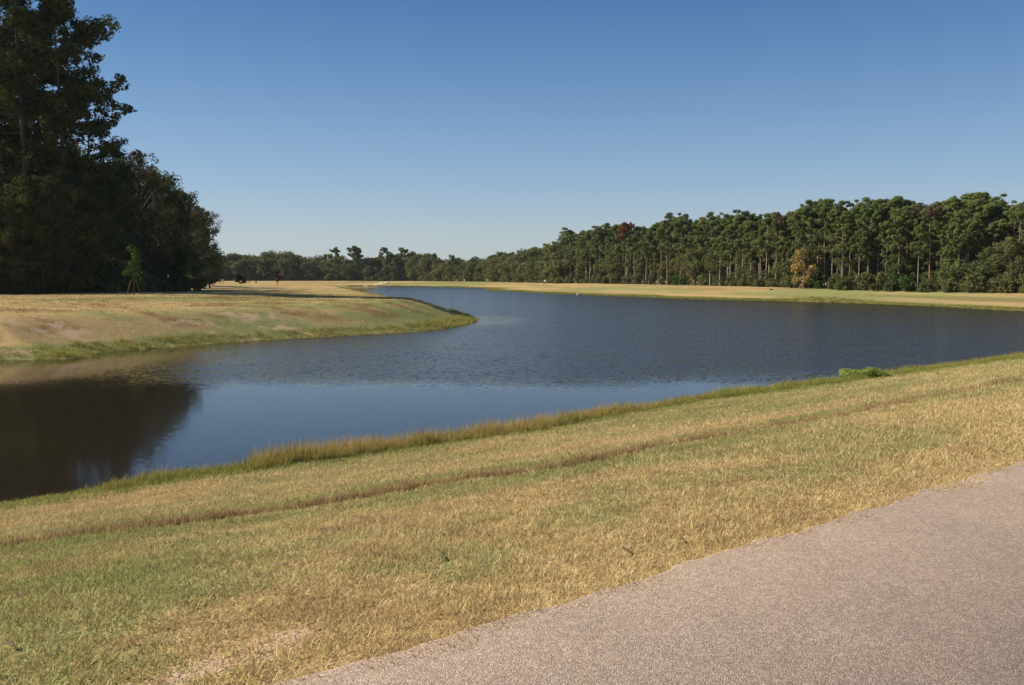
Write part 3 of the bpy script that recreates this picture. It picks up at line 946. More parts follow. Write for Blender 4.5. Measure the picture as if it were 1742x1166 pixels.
def broad_kit(name, H, seed, n_leaf, leaf, mat, bark=None, base=.16, Rx=4.2, npf=42, r0=.28, pf=1.35, rag=0.0):
    r = random.Random(seed)
    mb = MB()
    mb.tube([(0, 0, 0), (.05, 0, H * .08), (.15, .1, H * .3), (.1, -.1, H * .55), (0, 0, H * .8)], [r0 * 1.4, r0, r0 * .8, r0 * .5, r0 * .15], 8)
    puffs = []
    for i in range(npf):
        q = r.random()
        zc = base + (1 - base) * q
        a = r.random() * 6.283
        env = Rx * math.sin(math.pi * min(.97, .16 + .78 * (1 - q) ** .85)) ** .7
        rr = env * (.35 + .62 * r.random() ** .6) * (1 + rag * r.uniform(-.3, .4))
        x, y, z = math.cos(a) * rr, math.sin(a) * rr, H * zc - pf * .6
        sz = pf * r.uniform(.6, 1.2)
        puffs.append((x, y, z, sz * 1.1, sz * 1.1, sz * .85, sz ** 2))
        if rag and math.hypot(x, y) > env * .75:   # a spray that reaches out hangs on its own leafy limb
            puffs.append((x * .72, y * .72, z - sz * .5, sz * 1.1, sz * 1.1, sz * .9, sz ** 2))
        if i % 3 == 0 or (rag and math.hypot(x, y) > env * .8):
            p0 = Vector((.1, 0, H * max(.12, zc * .65)))
            p2 = Vector((x, y, z))
            mb.tube([p0, p0.lerp(p2, .5) + Vector((0, 0, .3)), p2], [r0 * .4, r0 * .25, r0 * .08], 4, False)
    puffs.append((0, 0, H - pf * .7, pf, pf, pf * .7, 1.4))
    if rag:
        for i in range(14):
            q = r.random(); a = r.random() * 6.283; w_ = 1.9 * (1 - q) + .3
            puffs.append((math.cos(a) * w_, math.sin(a) * w_, H * (.80 + .17 * q), pf * .9, pf * .9, pf * .7, .9))
    return (mb.mesh(name + '_trunk', True), bark or M_BARKD, crown_mesh(name + '_crown', puffs, n_leaf, leaf, mat, seed + 500, up=.3))

def shrub_kit(name, H, seed, n_leaf, leaf, mat):
    r = random.Random(seed)
    mb = MB()
    puffs = []
    for i in range(14):
        a, q = r.random() * 6.283, r.random()
        rr = H * .55 * (r.random() ** .6) * (1 - .4 * q)
        x, y, z = math.cos(a) * rr, math.sin(a) * rr, H * (.12 + .76 * q)
        sz = H * .22 * r.uniform(.7, 1.2)
        puffs.append((x, y, z, sz * 1.2, sz * 1.2, sz, 1))
        mb.tube([(x * .15, y * .15, 0), (x * .6, y * .6, z * .6), (x, y, z)], [H * .014, H * .01, H * .004], 4, False)
    return (mb.mesh(name + '_stem', True), M_BARKD, crown_mesh(name + '_foliage', puffs, n_leaf, leaf, mat, seed + 300, up=.3))

def place(kit, kind, x, y, H, Href, label, cat, group=None, rz=None, wide=1.0, parts=('trunk', 'crown')):
    root = empty(kind, (x, y, gz(x, y) - .05), rng.random() * 6.283 if rz is None else rz)
    s = H / Href
    root.scale = (s * wide, s * wide, s)
    tag(root, label, cat, group)
    obj(parts[0], kit[0], kit[1], root)
    if not kit[0].materials: kit[0].materials.append(kit[1])
    obj(parts[1], kit[2], None, root)
    return root

# kits: mid distance (right wood), far distance, near-left wood
PINES = [pine_kit('pine', 20, 11 + i, 7500, .23, M_PINE, base=b, R0=rr, nb=n) for i, (b, rr, n) in enumerate(
    ((.48, 3.1, 32), (.58, 3.4, 27), (.38, 2.5, 40), (.66, 3.3, 20), (.50, 2.5, 32), (.34, 3.1, 44), (.60, 2.4, 24)))]
PINES_F = [pine_kit('far_pine', 20, 51 + i, 2200, .48, M_PINE, base=b, R0=2.7, nb=20, puff=1.05) for i, b in enumerate((.45, .52, .40, .50))]
PINES_N = [pine_kit('near_pine', 30, 71 + i, 13000, .21, M_SHADEPINE, base=b, R0=4.6, nb=50, r0=.34, puff=1.05, bark=M_BARKD) for i, b in enumerate((.40, .34, .45))]
BROADS = [broad_kit('broadleaf', 12, 21 + i, 6000, .25, M_BROAD, Rx=rx, base=b) for i, (rx, b) in enumerate(((4.0, .1), (3.4, .06), (4.5, .14), (3.0, .2), (3.8, .1)))]
BROADS_F = [broad_kit('far_broadleaf', 14, 31 + i, 2600, .46, M_BROAD, Rx=5, base=.04, pf=1.9, npf=34) for i in range(4)]
BROADS_N = [broad_kit('near_broadleaf', 20, 41 + i, 13000, .22, M_SHADEPINE, Rx=rx, base=.05, pf=1.15, npf=120, rag=.5) for i, rx in enumerate((5.5, 5.0, 6.2))]
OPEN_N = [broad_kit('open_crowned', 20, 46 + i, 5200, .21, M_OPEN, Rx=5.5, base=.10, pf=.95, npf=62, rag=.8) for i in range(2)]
SHRUBS = [shrub_kit('shrub', 3.0, 61 + i, 1200, .20, M_BROAD) for i in range(4)]
SHRUB_G = [shrub_kit('bright_shrub', 3.0, 66 + i, 1200, .20, M_BRIGHT) for i in range(2)]
K_RUSSET = pine_kit('russet_pine', 20, 95, 2600, .36, M_RUSSET, base=.70, R0=2.6, nb=22)
K_BROWN = pine_kit('brown_pine', 20, 96, 700, .30, M_BROWNL, bark=M_BARKR, base=.88, R0=2.6, nb=16, puff=.8)
K_GOLD = broad_kit('golden_tree', 9, 97, 2000, .27, M_GOLD, Rx=3.0, base=.12, npf=34, pf=.9, bark=M_BARK)

def interp_line(px, pts):
    pts = sorted(pts)
    return float(np.interp(px, [p[0] for p in pts], [p[1] for p in pts]))

BASE = [(380, 477.9), (700, 478.1), (840, 479.4), (960, 481.2), (1060, 483), (1200, 485.5), (1300, 488), (1440, 490.5), (1742, 494.5), (1900, 496.5)]
SKYL = [(340, 428), (370, 434), (390, 432), (400, 431), (415, 430), (430, 435), (440, 431), (455, 427), (480, 425), (495, 427), (502, 434), (515, 438), (540, 435), (555, 432), (570, 421),
        (580, 430), (590, 437), (600, 418), (610, 420), (620, 435), (640, 433), (655, 420), (665, 432), (686, 420), (700, 426), (712, 422), (725, 430), (732, 442), (740, 430),
        (750, 440), (770, 432), (782, 446), (790, 450), (800, 440), (808, 437), (822, 445), (835, 428), (850, 428), (860, 420), (880, 424), (893, 414), (915, 416), (930, 413), (945, 414),
        (956, 400), (962, 385), (978, 384), (988, 396), (1000, 384), (1030, 378), (1060, 374), (1072, 376), (1090, 372), (1110, 378), (1130, 361), (1155, 360), (1170, 368), (1200, 366), (1232, 358), (1248, 366), (1265, 350),
        (1282, 361), (1330, 360), (1340, 356), (1360, 342), (1385, 334), (1400, 338), (1408, 348), (1425, 347), (1436, 358), (1450, 344), (1480, 337), (1510, 340), (1537, 341), (1548, 354), (1562, 362), (1580, 350),
        (1592, 362), (1605, 347), (1625, 344), (1650, 331), (1672, 338), (1682, 352), (1695, 360), (1705, 358), (1714, 361), (1730, 352), (1742, 353), (1900, 350)]

def tree_spot(px, back_=0.0):
    """point on the wood edge under a pixel column, plus metres further in"""
    p = at(px, interp_line(px, BASE), 2.05)
    d = np.linalg.norm(p)
    q = p * (d + back_) / d
    return q[0], q[1], d + back_

def sky_h(px, D, frac=1.0):
    top = interp_line(px, SKYL)
    z = EYE + (HOR - top) / FPX * D * math.cos(0)
    return (z - 2.0) * frac

# --- right-hand wood, front row: trunks that can be made out one by one
front = [970, 980, 997, 1003, 1020, 1037, 1050, 1064, 1078, 1091, 1099, 1107, 1112, 1125, 1134, 1140, 1158, 1176, 1186, 1193, 1208, 1224, 1236, 1242, 1253, 1261, 1276, 1294, 1304,
         1320, 1338, 1352, 1376, 1390, 1402, 1414, 1424, 1431, 1445, 1459, 1476, 1492, 1505, 1527, 1533, 1542, 1560, 1598, 1612, 1628, 1644, 1660, 1676, 1691, 1710, 1722, 1731, 1750, 1772]
ORD = ['first', 'second', 'third', 'fourth', 'fifth', 'sixth', 'seventh', 'eighth', 'ninth', 'tenth', 'eleventh', 'twelfth', 'thirteenth', 'fourteenth', 'fifteenth', 'sixteenth', 'seventeenth', 'eighteenth', 'nineteenth', 'twentieth']
ANCH = [(1066, 'the russet pine'), (1365, 'the golden tree'), (1580, 'the brown-topped pine')]
GR = 'pines along the front of the right-hand wood'
def front_label(px, lst, noun):
    k = min(range(len(ANCH)), key=lambda i: abs(ANCH[i][0] - px))
    ax, an = ANCH[k]
    side = 'right' if px > ax else 'left'
    mates = sorted([q for q in lst if (q > ax) == (px > ax) and min(range(len(ANCH)), key=lambda i: abs(ANCH[i][0] - q)) == k], key=lambda q: abs(q - ax))
    i = mates.index(px)
    ordn = '' if i == 0 else ORD[i] + ' '
    if i == 0:
        return '%s standing nearest to the %s of %s' % (noun, side, an)
    return '%s%s to the %s of %s' % (ordn, noun, side, an)

for i, px in enumerate(front):
    bk = rng.uniform(0, 5)
    x, y, D = tree_spot(px, bk)
    H = sky_h(px, D, rng.uniform(.78, .97) if i % 3 else rng.uniform(.58, .78))
    kit = PINES[i % 7]
    look = ('front-row pine with bare trunk', 'front-row pine with long bare trunk')[0]
    place(kit, 'pine_tree', x, y, H, 21.9, front_label(px, front, look), 'pine tree', GR, wide=rng.uniform(.75, 1.15))

# special trees
x, y, D = tree_spot(1066, 3)
place(K_RUSSET, 'pine_tree', x, y, sky_h(1066, D, .99), 21.9, 'dead pine with a russet red crown in the right-hand wood', 'pine tree', GR, wide=.9)
x, y, D = tree_spot(1580, 1)
place(K_BROWN, 'pine_tree', x, y, sky_h(1580, D, 1.0), 21.9, 'dying pine with sparse brown top and tall reddish trunk', 'pine tree', GR, wide=1.0)
x, y, D = tree_spot(1366, -3)
place(K_GOLD, 'broadleaf_tree', x, y, 8.2, 9, 'small golden tree with tan leaves at the edge of the right-hand wood', 'tree')
x, y, D = tree_spot(1330, 3)
place(K_BROWN, 'pine_tree', x, y, sky_h(1330, D, .98), 21.9, 'thin bare-topped pine rising left of the golden tree', 'pine tree', GR, wide=.7)

# rows behind: crowns that fill the wood up to its skyline
nb = 0
for row, (dep, step_px, fr) in enumerate(((9, 13, (.90, 1.0)), (17, 15, (.90, 1.0)), (27, 17, (.86, 1.0)))):
    px = 955 + row * 5
    while px < 1790:
        p = px + rng.uniform(-4, 4)
        x, y, D = tree_spot(p, dep + rng.uniform(-3, 3))
        H = sky_h(p, D, rng.uniform(*fr) if rng.random() < .72 else rng.uniform(.68, .86))
        lo, hi = [(None, ANCH[0]), (ANCH[0], ANCH[1]), (ANCH[1], ANCH[2]), (ANCH[2], None)][sum(p > a[0] for a in ANCH)]
        where = ('left of ' + hi[1]) if lo is None else (('right of ' + lo[1]) if hi is None else 'between %s and %s' % (lo[1][4:], hi[1][4:]))
        depth = ('second-row pine crown', 'pine crown deep in the wood', 'rearmost pine crown on the skyline')[row]
        place(PINES[int(rng.integers(7))], 'pine_tree', x, y, H, 21.9, '%s %s' % (depth, where), 'pine tree', 'pines %s %s' % (('in the second row', 'deep in the wood', 'at the back of the wood')[row], where), wide=rng.uniform(.9, 1.2))
        px += step_px
        nb += 1

# undergrowth of the right-hand wood
def under_label(px, noun):
    k = min(range(len(ANCH)), key=lambda i: abs(ANCH[i][0] - px))
    return '%s under the pines %s of %s' % (noun, 'right' if px > ANCH[k][0] else 'left', ANCH[k][1]), 'understory %s of %s' % ('right' if px > ANCH[k][0] else 'left', ANCH[k][1])
px = 958
while px < 1780:
    p = px + rng.uniform(-5, 5)
    x, y, D = tree_spot(p, rng.uniform(1, 9))
    lab, gr = under_label(p, 'dark bushy broadleaf tree')
    place(BROADS[int(rng.integers(5))], 'broadleaf_tree', x, y, (rng.uniform(.18, .40) if rng.random() < .6 else rng.uniform(.42, .66)) * sky_h(p, D), 12, lab, 'tree', gr, wide=rng.uniform(.8, 1.3))
    px += 19
px = 955
while px < 1780:
    p = px + rng.uniform(-4, 4)
    bright = (1105 < p < 1170) or (1370 < p < 1412) or (1515 < p < 1550)
    x, y, D = tree_spot(p, rng.uniform(-1.5, 2))
    lab, gr = under_label(p, 'bright green low shrub' if bright else 'low dark shrub')
    place((SHRUB_G if bright else SHRUBS)[int(rng.integers(2 if bright else 4))], 'shrub', x, y, rng.uniform(1.4, 3.8), 3, lab, 'shrub', ('bright ' if bright else '') + 'shrubs of the ' + gr, parts=('stem', 'foliage'))
    px += 13

# --- wood across the head of the lake
TALLFAR = [(570, 421), (601, 417), (612, 420), (655, 419), (668, 430), (686, 419), (741, 429), (770, 432), (803, 438)]
for i, (p, top) in enumerate(TALLFAR):
    x, y, D = tree_spot(p, 4)
    nm = ['round-topped pine rising above the far wood, left of the twin bare-stemmed pines', 'left one of two close tall pines with bare stems in the far wood', 'right one of two close tall pines with bare stems in the far wood',
          'spindly pine with thin crown rising beyond the lake head', 'short pine tucked beside the spindly one in the far wood', 'broad-topped pine, tallest at the middle of the far wood', 'round-crowned pine standing out left of the gap in the far wood',
          'dark rounded pine just left of the dip in the far skyline', 'low pine just right of the dip in the far skyline'][i]
    place(PINES_F[i % 4], 'pine_tree', x, y, EYE + (HOR - top) / FPX * D - 2, 21.9, nm, 'pine tree', 'pines rising from the far wood', wide=.95)
def far_where(p):
    if p < 520: return 'beyond the walkers'
    if p < 640: return 'behind the twin bare pines'
    if p < 790: return 'left of the far skyline dip'
    if p < 880: return 'right of the far skyline dip'
    return 'next to the right-hand wood'
for row, (dep, stp, fr, kits) in enumerate(((0, 10, (.50, .80), BROADS_F), (8, 11, (.74, .96), BROADS_F), (18, 10, (.82, 1.0), None))):
    px = 330 + row * 4
    while px < 965:
        p = px + rng.uniform(-4, 4)
        x, y, D = tree_spot(p, dep + rng.uniform(-2, 2))
        H = sky_h(p, D, 1)
        if any(abs(p - q) < 13 for q, t in TALLFAR): H = (EYE + (HOR - 437) / FPX * D - 2)
        H *= rng.uniform(*fr)
        pine = kits is None and (p > 830 or rng.random() < .4)
        kit = (PINES_F[int(rng.integers(4))] if pine else BROADS_F[int(rng.integers(4))])
        kind = 'pine_tree' if pine else 'broadleaf_tree'
        nm = ('low front tree of the far wood', 'middle tree of the far wood', 'back tree of the far wood')[row]
        if pine: nm = 'back pine of the far wood'
        place(kit, kind, x, y, H, 21.6 if pine else 14, '%s %s' % (nm.replace(' of the far wood', ''), far_where(p)), 'pine tree' if pine else 'tree', '%s %s' % (nm.replace('tree', 'trees').replace('pine ', 'pines '), far_where(p)), wide=rng.uniform(.9, 1.35))
        px += stp
px = 340
while px < 955:
    p = px + rng.uniform(-5, 5)
    x, y, D = tree_spot(p, rng.uniform(-3, -.5))
    place(SHRUBS[int(rng.integers(4))], 'shrub', x, y, rng.uniform(2.0, 4.5), 3, 'low shrub edging the far wood %s' % far_where(p), 'shrub', 'shrubs at the foot of the far wood %s' % far_where(p), parts=('stem', 'foliage'), wide=1.4)
    px += 11

# --- dark wood on the left bank
def pix_at(px, D):
    return (px - W0 / 2) / FPX * D
def left_tree(kit, kind, px, D, top, Href, label, cat, group=None, rz=None, wide=1.0, **kw):
    x = pix_at(px, D)
    H = EYE + (HOR - top) / FPX * D - gz(x, D)
    return place(kit, kind, x, D, H, Href, label, cat, group, rz, wide, **kw)

GL = 'tall pines at the edge of the left wood'
K_L1 = pine_kit('spreading_pine', 30, 201, 18000, .21, M_SHADEPINE, bark=M_BARKD, base=.34, R0=3.9, nb=66, r0=.38, puff=1.0,
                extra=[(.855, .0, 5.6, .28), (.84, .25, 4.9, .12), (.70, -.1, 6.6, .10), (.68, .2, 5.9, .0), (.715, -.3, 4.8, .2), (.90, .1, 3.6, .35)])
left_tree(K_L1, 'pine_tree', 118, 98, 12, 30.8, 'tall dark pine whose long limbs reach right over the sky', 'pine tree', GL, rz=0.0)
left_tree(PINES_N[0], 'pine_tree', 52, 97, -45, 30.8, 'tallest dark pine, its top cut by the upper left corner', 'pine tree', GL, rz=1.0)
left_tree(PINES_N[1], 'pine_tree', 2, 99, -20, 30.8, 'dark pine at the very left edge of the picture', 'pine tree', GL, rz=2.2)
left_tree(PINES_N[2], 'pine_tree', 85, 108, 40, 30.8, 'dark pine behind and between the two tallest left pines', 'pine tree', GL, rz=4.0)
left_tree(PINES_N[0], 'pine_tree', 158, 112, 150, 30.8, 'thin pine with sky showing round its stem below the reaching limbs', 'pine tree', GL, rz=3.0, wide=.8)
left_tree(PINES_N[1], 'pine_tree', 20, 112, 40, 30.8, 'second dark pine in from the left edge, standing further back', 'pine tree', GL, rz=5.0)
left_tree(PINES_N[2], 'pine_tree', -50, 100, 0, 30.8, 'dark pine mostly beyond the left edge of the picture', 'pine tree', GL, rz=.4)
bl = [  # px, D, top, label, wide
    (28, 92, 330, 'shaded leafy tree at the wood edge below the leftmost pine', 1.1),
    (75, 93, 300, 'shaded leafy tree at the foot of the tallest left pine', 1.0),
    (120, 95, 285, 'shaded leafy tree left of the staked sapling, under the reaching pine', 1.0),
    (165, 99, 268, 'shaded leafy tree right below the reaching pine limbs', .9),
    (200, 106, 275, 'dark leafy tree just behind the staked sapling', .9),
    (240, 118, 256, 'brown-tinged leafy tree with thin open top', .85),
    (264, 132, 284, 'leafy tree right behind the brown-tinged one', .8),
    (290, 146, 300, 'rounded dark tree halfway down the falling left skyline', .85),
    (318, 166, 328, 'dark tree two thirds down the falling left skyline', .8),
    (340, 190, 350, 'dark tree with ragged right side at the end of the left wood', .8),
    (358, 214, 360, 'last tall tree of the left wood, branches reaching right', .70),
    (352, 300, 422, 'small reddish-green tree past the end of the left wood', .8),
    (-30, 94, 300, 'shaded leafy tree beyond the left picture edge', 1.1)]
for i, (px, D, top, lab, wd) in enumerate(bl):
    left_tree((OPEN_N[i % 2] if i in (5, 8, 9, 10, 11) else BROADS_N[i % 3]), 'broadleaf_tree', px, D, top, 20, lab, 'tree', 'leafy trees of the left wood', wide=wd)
for i, (px, D, top) in enumerate(((50, 120, 250), (110, 122, 240), (150, 128, 270), (190, 130, 290), (215, 140, 285), (250, 155, 320), (280, 172, 330), (305, 190, 350), (330, 215, 372), (350, 240, 385), (0, 118, 230),
                                  (60, 104, 400), (180, 112, 380), (230, 130, 380), (275, 150, 400), (310, 175, 410), (338, 205, 420), (352, 235, 425))):
    left_tree(BROADS[i % 5], 'broadleaf_tree', px, D, top, 12, 'dark tree filling the shade inside the left wood', 'tree', 'inner trees of the left wood', wide=1.0 if D > 125 else .8)
for i, px in enumerate(range(-30, 345, 19)):
    D = float(np.interp(px, [-30, 200, 240, 300, 345, 380], [96, 101, 116, 148, 190, 228])) + rng.uniform(-1, 2)
    x = pix_at(px, D)
    place(SHRUBS[i % 4], 'shrub', x, D, rng.uniform(2.2, 4.4), 3, 'low shrub in the deep shade along the foot of the left wood', 'shrub', 'shrubs at the foot of the left wood', parts=('stem', 'foliage'), wide=1.2)

# --- woods outside or behind what can be told apart
def wood_mass(name, spots, label):
    r = np.random.default_rng(333)
    puffs, mb = [], MB()
    for x, y, H in spots:
        z0 = gz(x, y)
        mb.tube([(x, y, z0 - .2), (x + .3, y, z0 + H * .9)], [.25, .08], 5)
        for k in range(16):
            q = r.random()
            a = r.random() * 6.283
            rr = 3.6 * math.sqrt(r.random())
            puffs.append((x + rr * math.cos(a), y + rr * math.sin(a), z0 + H * (.12 + .84 * q), 1.9, 1.9, 1.5, 1))
    V, F, S, t = leaf_cloud(puffs, len(spots) * 1100, .8, r)
    n0 = len(V)
    tv, tf, tsz = np.array(mb.v), np.array([i for f in mb.f for i in f]) + n0, np.array([len(f) for f in mb.f])
    me = mesh_np(name, np.vstack([V, tv]), np.concatenate([F, tf]), np.concatenate([S, tsz]), {'tint': ('FACE', np.concatenate([t, np.zeros(len(tsz))]))})
    me.materials.append(M_BROAD); me.materials.append(M_BARKD)
    mi = np.zeros(len(S) + len(tsz), np.int32); mi[len(S):] = 1
    me.polygons.foreach_set('material_index', mi)
    tag(obj(name, me), label, 'woodland', kind='stuff')
spots = []
for px in range(950, 1850, 17):
    for dep in (40, 52):
        x, y, D = tree_spot(px + rng.uniform(-5, 5), dep); spots.append((x, y, sky_h(px, D, .84)))
for px in range(300, 960, 17):
    x, y, D = tree_spot(px + rng.uniform(-5, 5), 32); spots.append((x, y, sky_h(px, D, .8)))
wood_mass('distant_wood', spots, 'dense mass of trees deep behind the visible front rows')
spots = []
for x in np.arange(-135, -66, 8.0):
    for y in np.arange(92, 190, 11.0):
        if abs(x) / y > .60 or y > 118:
            if x > -.580 * y - 4 and y < 118: continue
            spots.append((x + rng.uniform(-2, 2), y + rng.uniform(-3, 3), rng.uniform(17, 25) if y < 150 else 17))
wood_mass('left_wood_interior', spots, 'dark mass of woodland running on behind the left wood edge')

# ------------------------------------------------------------------ small things
def sapling(px, py, H, label, leafmat, stakes, nleaf=420, leaf=.10, crown_lo=.35, wide=1.0, group=None):
    p = ground(px, py)
    root = empty('young_tree', (p[0], p[1], gz(*p) - .03))
    tag(root, label, 'young tree', group)
    mb = MB()
    mb.tube([(0, 0, 0), (.02, .01, H * .4), (0, 0, H * .95)], [.035 * H / 3, .028 * H / 3, .008], 6)
    r = random.Random(int(px))
    puffs = []
    for i in range(11):
        q = i / 10
        a = r.random() * 6.283
        rr = H * .15 * wide * (1 - .55 * q) * r.uniform(.5, 1.2)
        z = H * (crown_lo + (.96 - crown_lo) * q)
        c = (math.cos(a) * rr, math.sin(a) * rr, z)
        puffs.append((*c, H * .09 * wide, H * .09 * wide, H * .075, 1))
        mb.tube([(0, 0, z - .12 * H), c], [.008, .004], 4, False)
    obj('trunk', mb.mesh('sapling_trunk'), M_BARKD, root)
    obj('crown', crown_mesh('sapling_crown', puffs, nleaf, leaf, leafmat, int(px)), None, root)
    for s in stakes:
        m2 = MB(); m2.tube([(s * H * .15, -.05, 0), (s * H * .02, 0, H * .42)], [.03, .025], 6)
        st = obj('stake', m2.mesh('stake'), M_STAKE, root)
    return root
GS = 'young planted trees on the left bank'
sapling(228, 502.5, 4.7, 'staked sapling with bright leaves standing before the dark left wood', M_BRIGHT, (-1, 1), nleaf=1100, leaf=.12, group=GS, wide=1.0)
sapling(409, 488.5, 3.3, 'short bushy young tree with dark trunk right of the two walkers', M_SHADEPINE, (), nleaf=1100, leaf=.18, crown_lo=.35, wide=2.4, group=GS)
sapling(473, 491, 4.6, 'thin young tree with dark red leaves beside its stake', M_REDLEAF, (-1,), nleaf=420, leaf=.15, crown_lo=.40, wide=.85, group=GS)

# bright bush on the near shore, told apart from the fringe
p = at(1462, 652)
root = empty('shrub', (p[0], p[1], gz(*p) - .02)); tag(root, 'bright green rounded bush on the near waterline at the right', 'shrub')
root.scale = (1.75, 1.1, .95)
r = random.Random(5); mb = MB(); puffs = []
for i in range(26):
    a, q = r.random() * 6.283, r.random() ** .5
    x, y = math.cos(a) * q * .62, math.sin(a) * q * .4
    z = .55 * (1 - q * q * .7) * r.uniform(.5, 1)
    puffs.append((x, y, z, .16, .16, .13, 1)); mb.tube([(x * .3, y * .3, 0), (x, y, z)], [.008, .004], 4, False)
obj('stem', mb.mesh('bush_stem'), M_BARKD, root)
obj('foliage', crown_mesh('bush_foliage', puffs, 6500, .026, leaf_material('yellow_green_leaves', (.26, .34, .07), (.50, .58, .16), None, .3), 9), None, root)

def post(name, px, py, w, h, mat, label, cat, kind='post', group=None):
    p = ground(px, py)
    z = gz(*p)
    root = empty(name, (p[0], p[1], z - .03)); tag(root, label, cat, group)
    mb = MB()
    if kind == 'marker':
        mb.tube([(0, 0, 0), (0, 0, h * .35)], [.05, .05], 8)
        obj('post', mb.mesh('post'), M_TAN, root)
        m2 = MB().box((0, -.06, h * .67), (w, .05, h * .66), taper=.86)
        obj('panel', m2.mesh('panel'), mat, root)
    elif kind == 'sign':
        for s in (-1, 1):
            obj('leg', MB().box((s * w * .4, 0, h * .4), (.09, .09, h * .8)).mesh('leg'), M_TAN, root)
        obj('board', MB().box((0, -.08, h * .75), (w, .05, h * .5)).mesh('board'), mat, root)
    elif kind == 'bin':
        m2 = MB(); m2.tube([(0, 0, 0), (0, 0, .08), (-.0, 0, h * .45)], [.45, .5, .35], 12)
        obj('base', m2.mesh('base'), M_WOODD, root)
        m3 = MB(); m3.tube([(.1, 0, h * .4), (.3, 0, h * .5), (.35, 0, h * .75), (.35, 0, h * .95), (.35, 0, h)], [.1, .42, .48, .35, .12], 12)
        obj('top', m3.mesh('top', True), mat, root)
    else:
        mb.tube([(0, 0, 0), (0, 0, h * .92), (0, 0, h)], [w / 2, w / 2, w / 4], 8)
        obj('shaft', mb.mesh('shaft'), mat, root)
    return root
post('marker_post', 1071, 483.2, .75, 2.0, M_WHITE, 'white upright marker panel on a short post before the right-hand wood', 'marker post', 'marker')
post('marker_post', 1013, 482.3, .35, 1.5, M_TAN, 'thin tan post left of the white marker panel', 'marker post')
post('marker_post', 923.5, 500.1, .34, .75, M_WHITE, 'short white post at the far waterline, left one of two', 'marker post', group='short white posts at the far waterline')
post('marker_post', 982.5, 501.9, .34, .75, M_WHITE, 'short white post at the far waterline, right one of two', 'marker post', group='short white posts at the far waterline')
post('sign', 777.5, 479.9, 1.2, 1.0, M_TAN, 'small pale board on two legs at the foot of the far wood', 'sign', 'sign')
post('marker_post', 790, 479.6, .45, 1.1, M_WHITE, 'small pale post just right of the pale board at the far wood', 'marker post')
post('sign', 831, 480.2, 1.6, 1.1, M_TAN, 'wide low pale board at the far wood, right of the skyline dip', 'sign', 'sign')
post('litter_bin', 926, 482.6, .8, 1.3, M_WHITE, 'round pale object on a dark base on the far bank', 'bin', 'bin')
post('marker_post', 424, 481.2, .30, 1.5, M_WOODD, 'dark thin post right of the bushy young tree, left of a pair', 'marker post', group='dark posts beyond the left bank')
post('marker_post', 435.5, 482, .45, 1.0, M_WOODD, 'dark stumpy post, right of a pair near the young trees', 'marker post', group='dark posts beyond the left bank')

# fallen leaves and dead bits on the turf and along the path edge
def litter():
    me_l = []
    r = np.random.default_rng(77)
    for i in range(3):
        V = []
        for (a, b, c) in ((-1, 0, .15), (-.3, -.45, .3), (.6, -.35, .2), (1, 0, .35), (.5, .4, .1), (-.4, .42, .25)):
            V.append((a * .028, b * .028, .008 + c * .03 * r.random()))
        me = mesh_np('leaf_litter', V, [0, 1, 2, 3, 0, 3, 4, 5], [4, 4], {'bv': ('FACE', [1, 1]), 'bw': ('FACE', [.2, .5])})
        me.materials.append(M_LEAFLIT); me_l.append(me)
    x, y = fan_points(2.5, 20, 2.0)
    z, sd, dn, dl, df, u = height(x, y, True)
    k = (sd > 1) & (u > .05)
    x, y, z, u = x[k], y[k], z[k], u[k]
    z = np.where(u < 0, PATH_Z + .002, z + .02)
    n = len(x); sc = r.uniform(.6, 1.5, n)
    scatter('leaf_litter', np.column_stack([x, y]), z, r.random(n) * 6.283, np.column_stack([sc, sc, sc]), np.zeros(n), np.ones(n), me_l,
            'scattered dead brown leaves lying in the near turf', 'leaf litter')
M_LEAFLIT = plain_material('dead_leaf', (.15, .095, .05), 1.0, .5)
litter()

# the walking path reappears on the left bank
def far_path():
    c = smooth_line([ground(*p) for p in ((300, 491.5), (360, 489.8), (409, 489.6), (450, 490.6), (478, 491.8))], 8)
    V, F = [], []
    for i in range(len(c)):
        d = c[min(i + 1, len(c) - 1)] - c[max(i - 1, 0)]; d = d / np.linalg.norm(d); nn_ = np.array([-d[1], d[0]])
        for k, w in enumerate((-1.6, -.8, 0, .8, 1.6)):
            q = c[i] + nn_ * w; V.append((q[0], q[1], gz(*q) + .05))
    for i in range(len(c) - 1):
        for k in range(4):
            a = i * 5 + k; F += [a, a + 5, a + 6, a + 1]
    tag(obj('path', mesh_np('path_across', V, F, [4] * (len(F) // 4)), M_PATH), kind='structure')
far_path()

# pale stones at the head of the lake
def rock(px, py, sx, sy, sz, seed, label, name='boulder'):
    p = ground(px, py)
    r = random.Random(seed)
    root = None
    n, m = 12, 6
    V, F = [], []
    for i in range(m + 1):
        th = math.pi / 2 * i / m
        for k in range(n):
            a = 2 * math.pi * k / n
            q = 1 + r.uniform(-.16, .16)
            V.append((sx * math.cos(th) * math.cos(a) * q, sy * math.cos(th) * math.sin(a) * q, sz * math.sin(th) * (1 + r.uniform(-.1, .1)) - .05))
    for i in range(m):
        for k in range(n):
            F.append((i * n + k, i * n + (k + 1) % n, (i + 1) * n + (k + 1) % n, (i + 1) * n + k))
    me = mesh_np(name, V, [i for f in F for i in f], [4] * len(F))
    o = obj(name, me, M_STONE); o.location = (p[0], p[1], max(gz(*p), 0))
    tag(o, label, 'rock', 'pale rocks at the head of the lake')
rock(652, 482.9, 2.1, 2.2, .50, 1, 'long low white rock on the grass at the head of the lake')
rock(658, 482.5, 1.3, 1.6, .70, 2, 'white rock touching the long low one at its right end')
rock(622, 486.5, 1.3, 1.0, .30, 3, 'white rock lying on the waterline at the head of the lake')
rock(641, 485.3, .9, 1.2, .4, 4, 'dull tan rock between the two groups of white rocks')
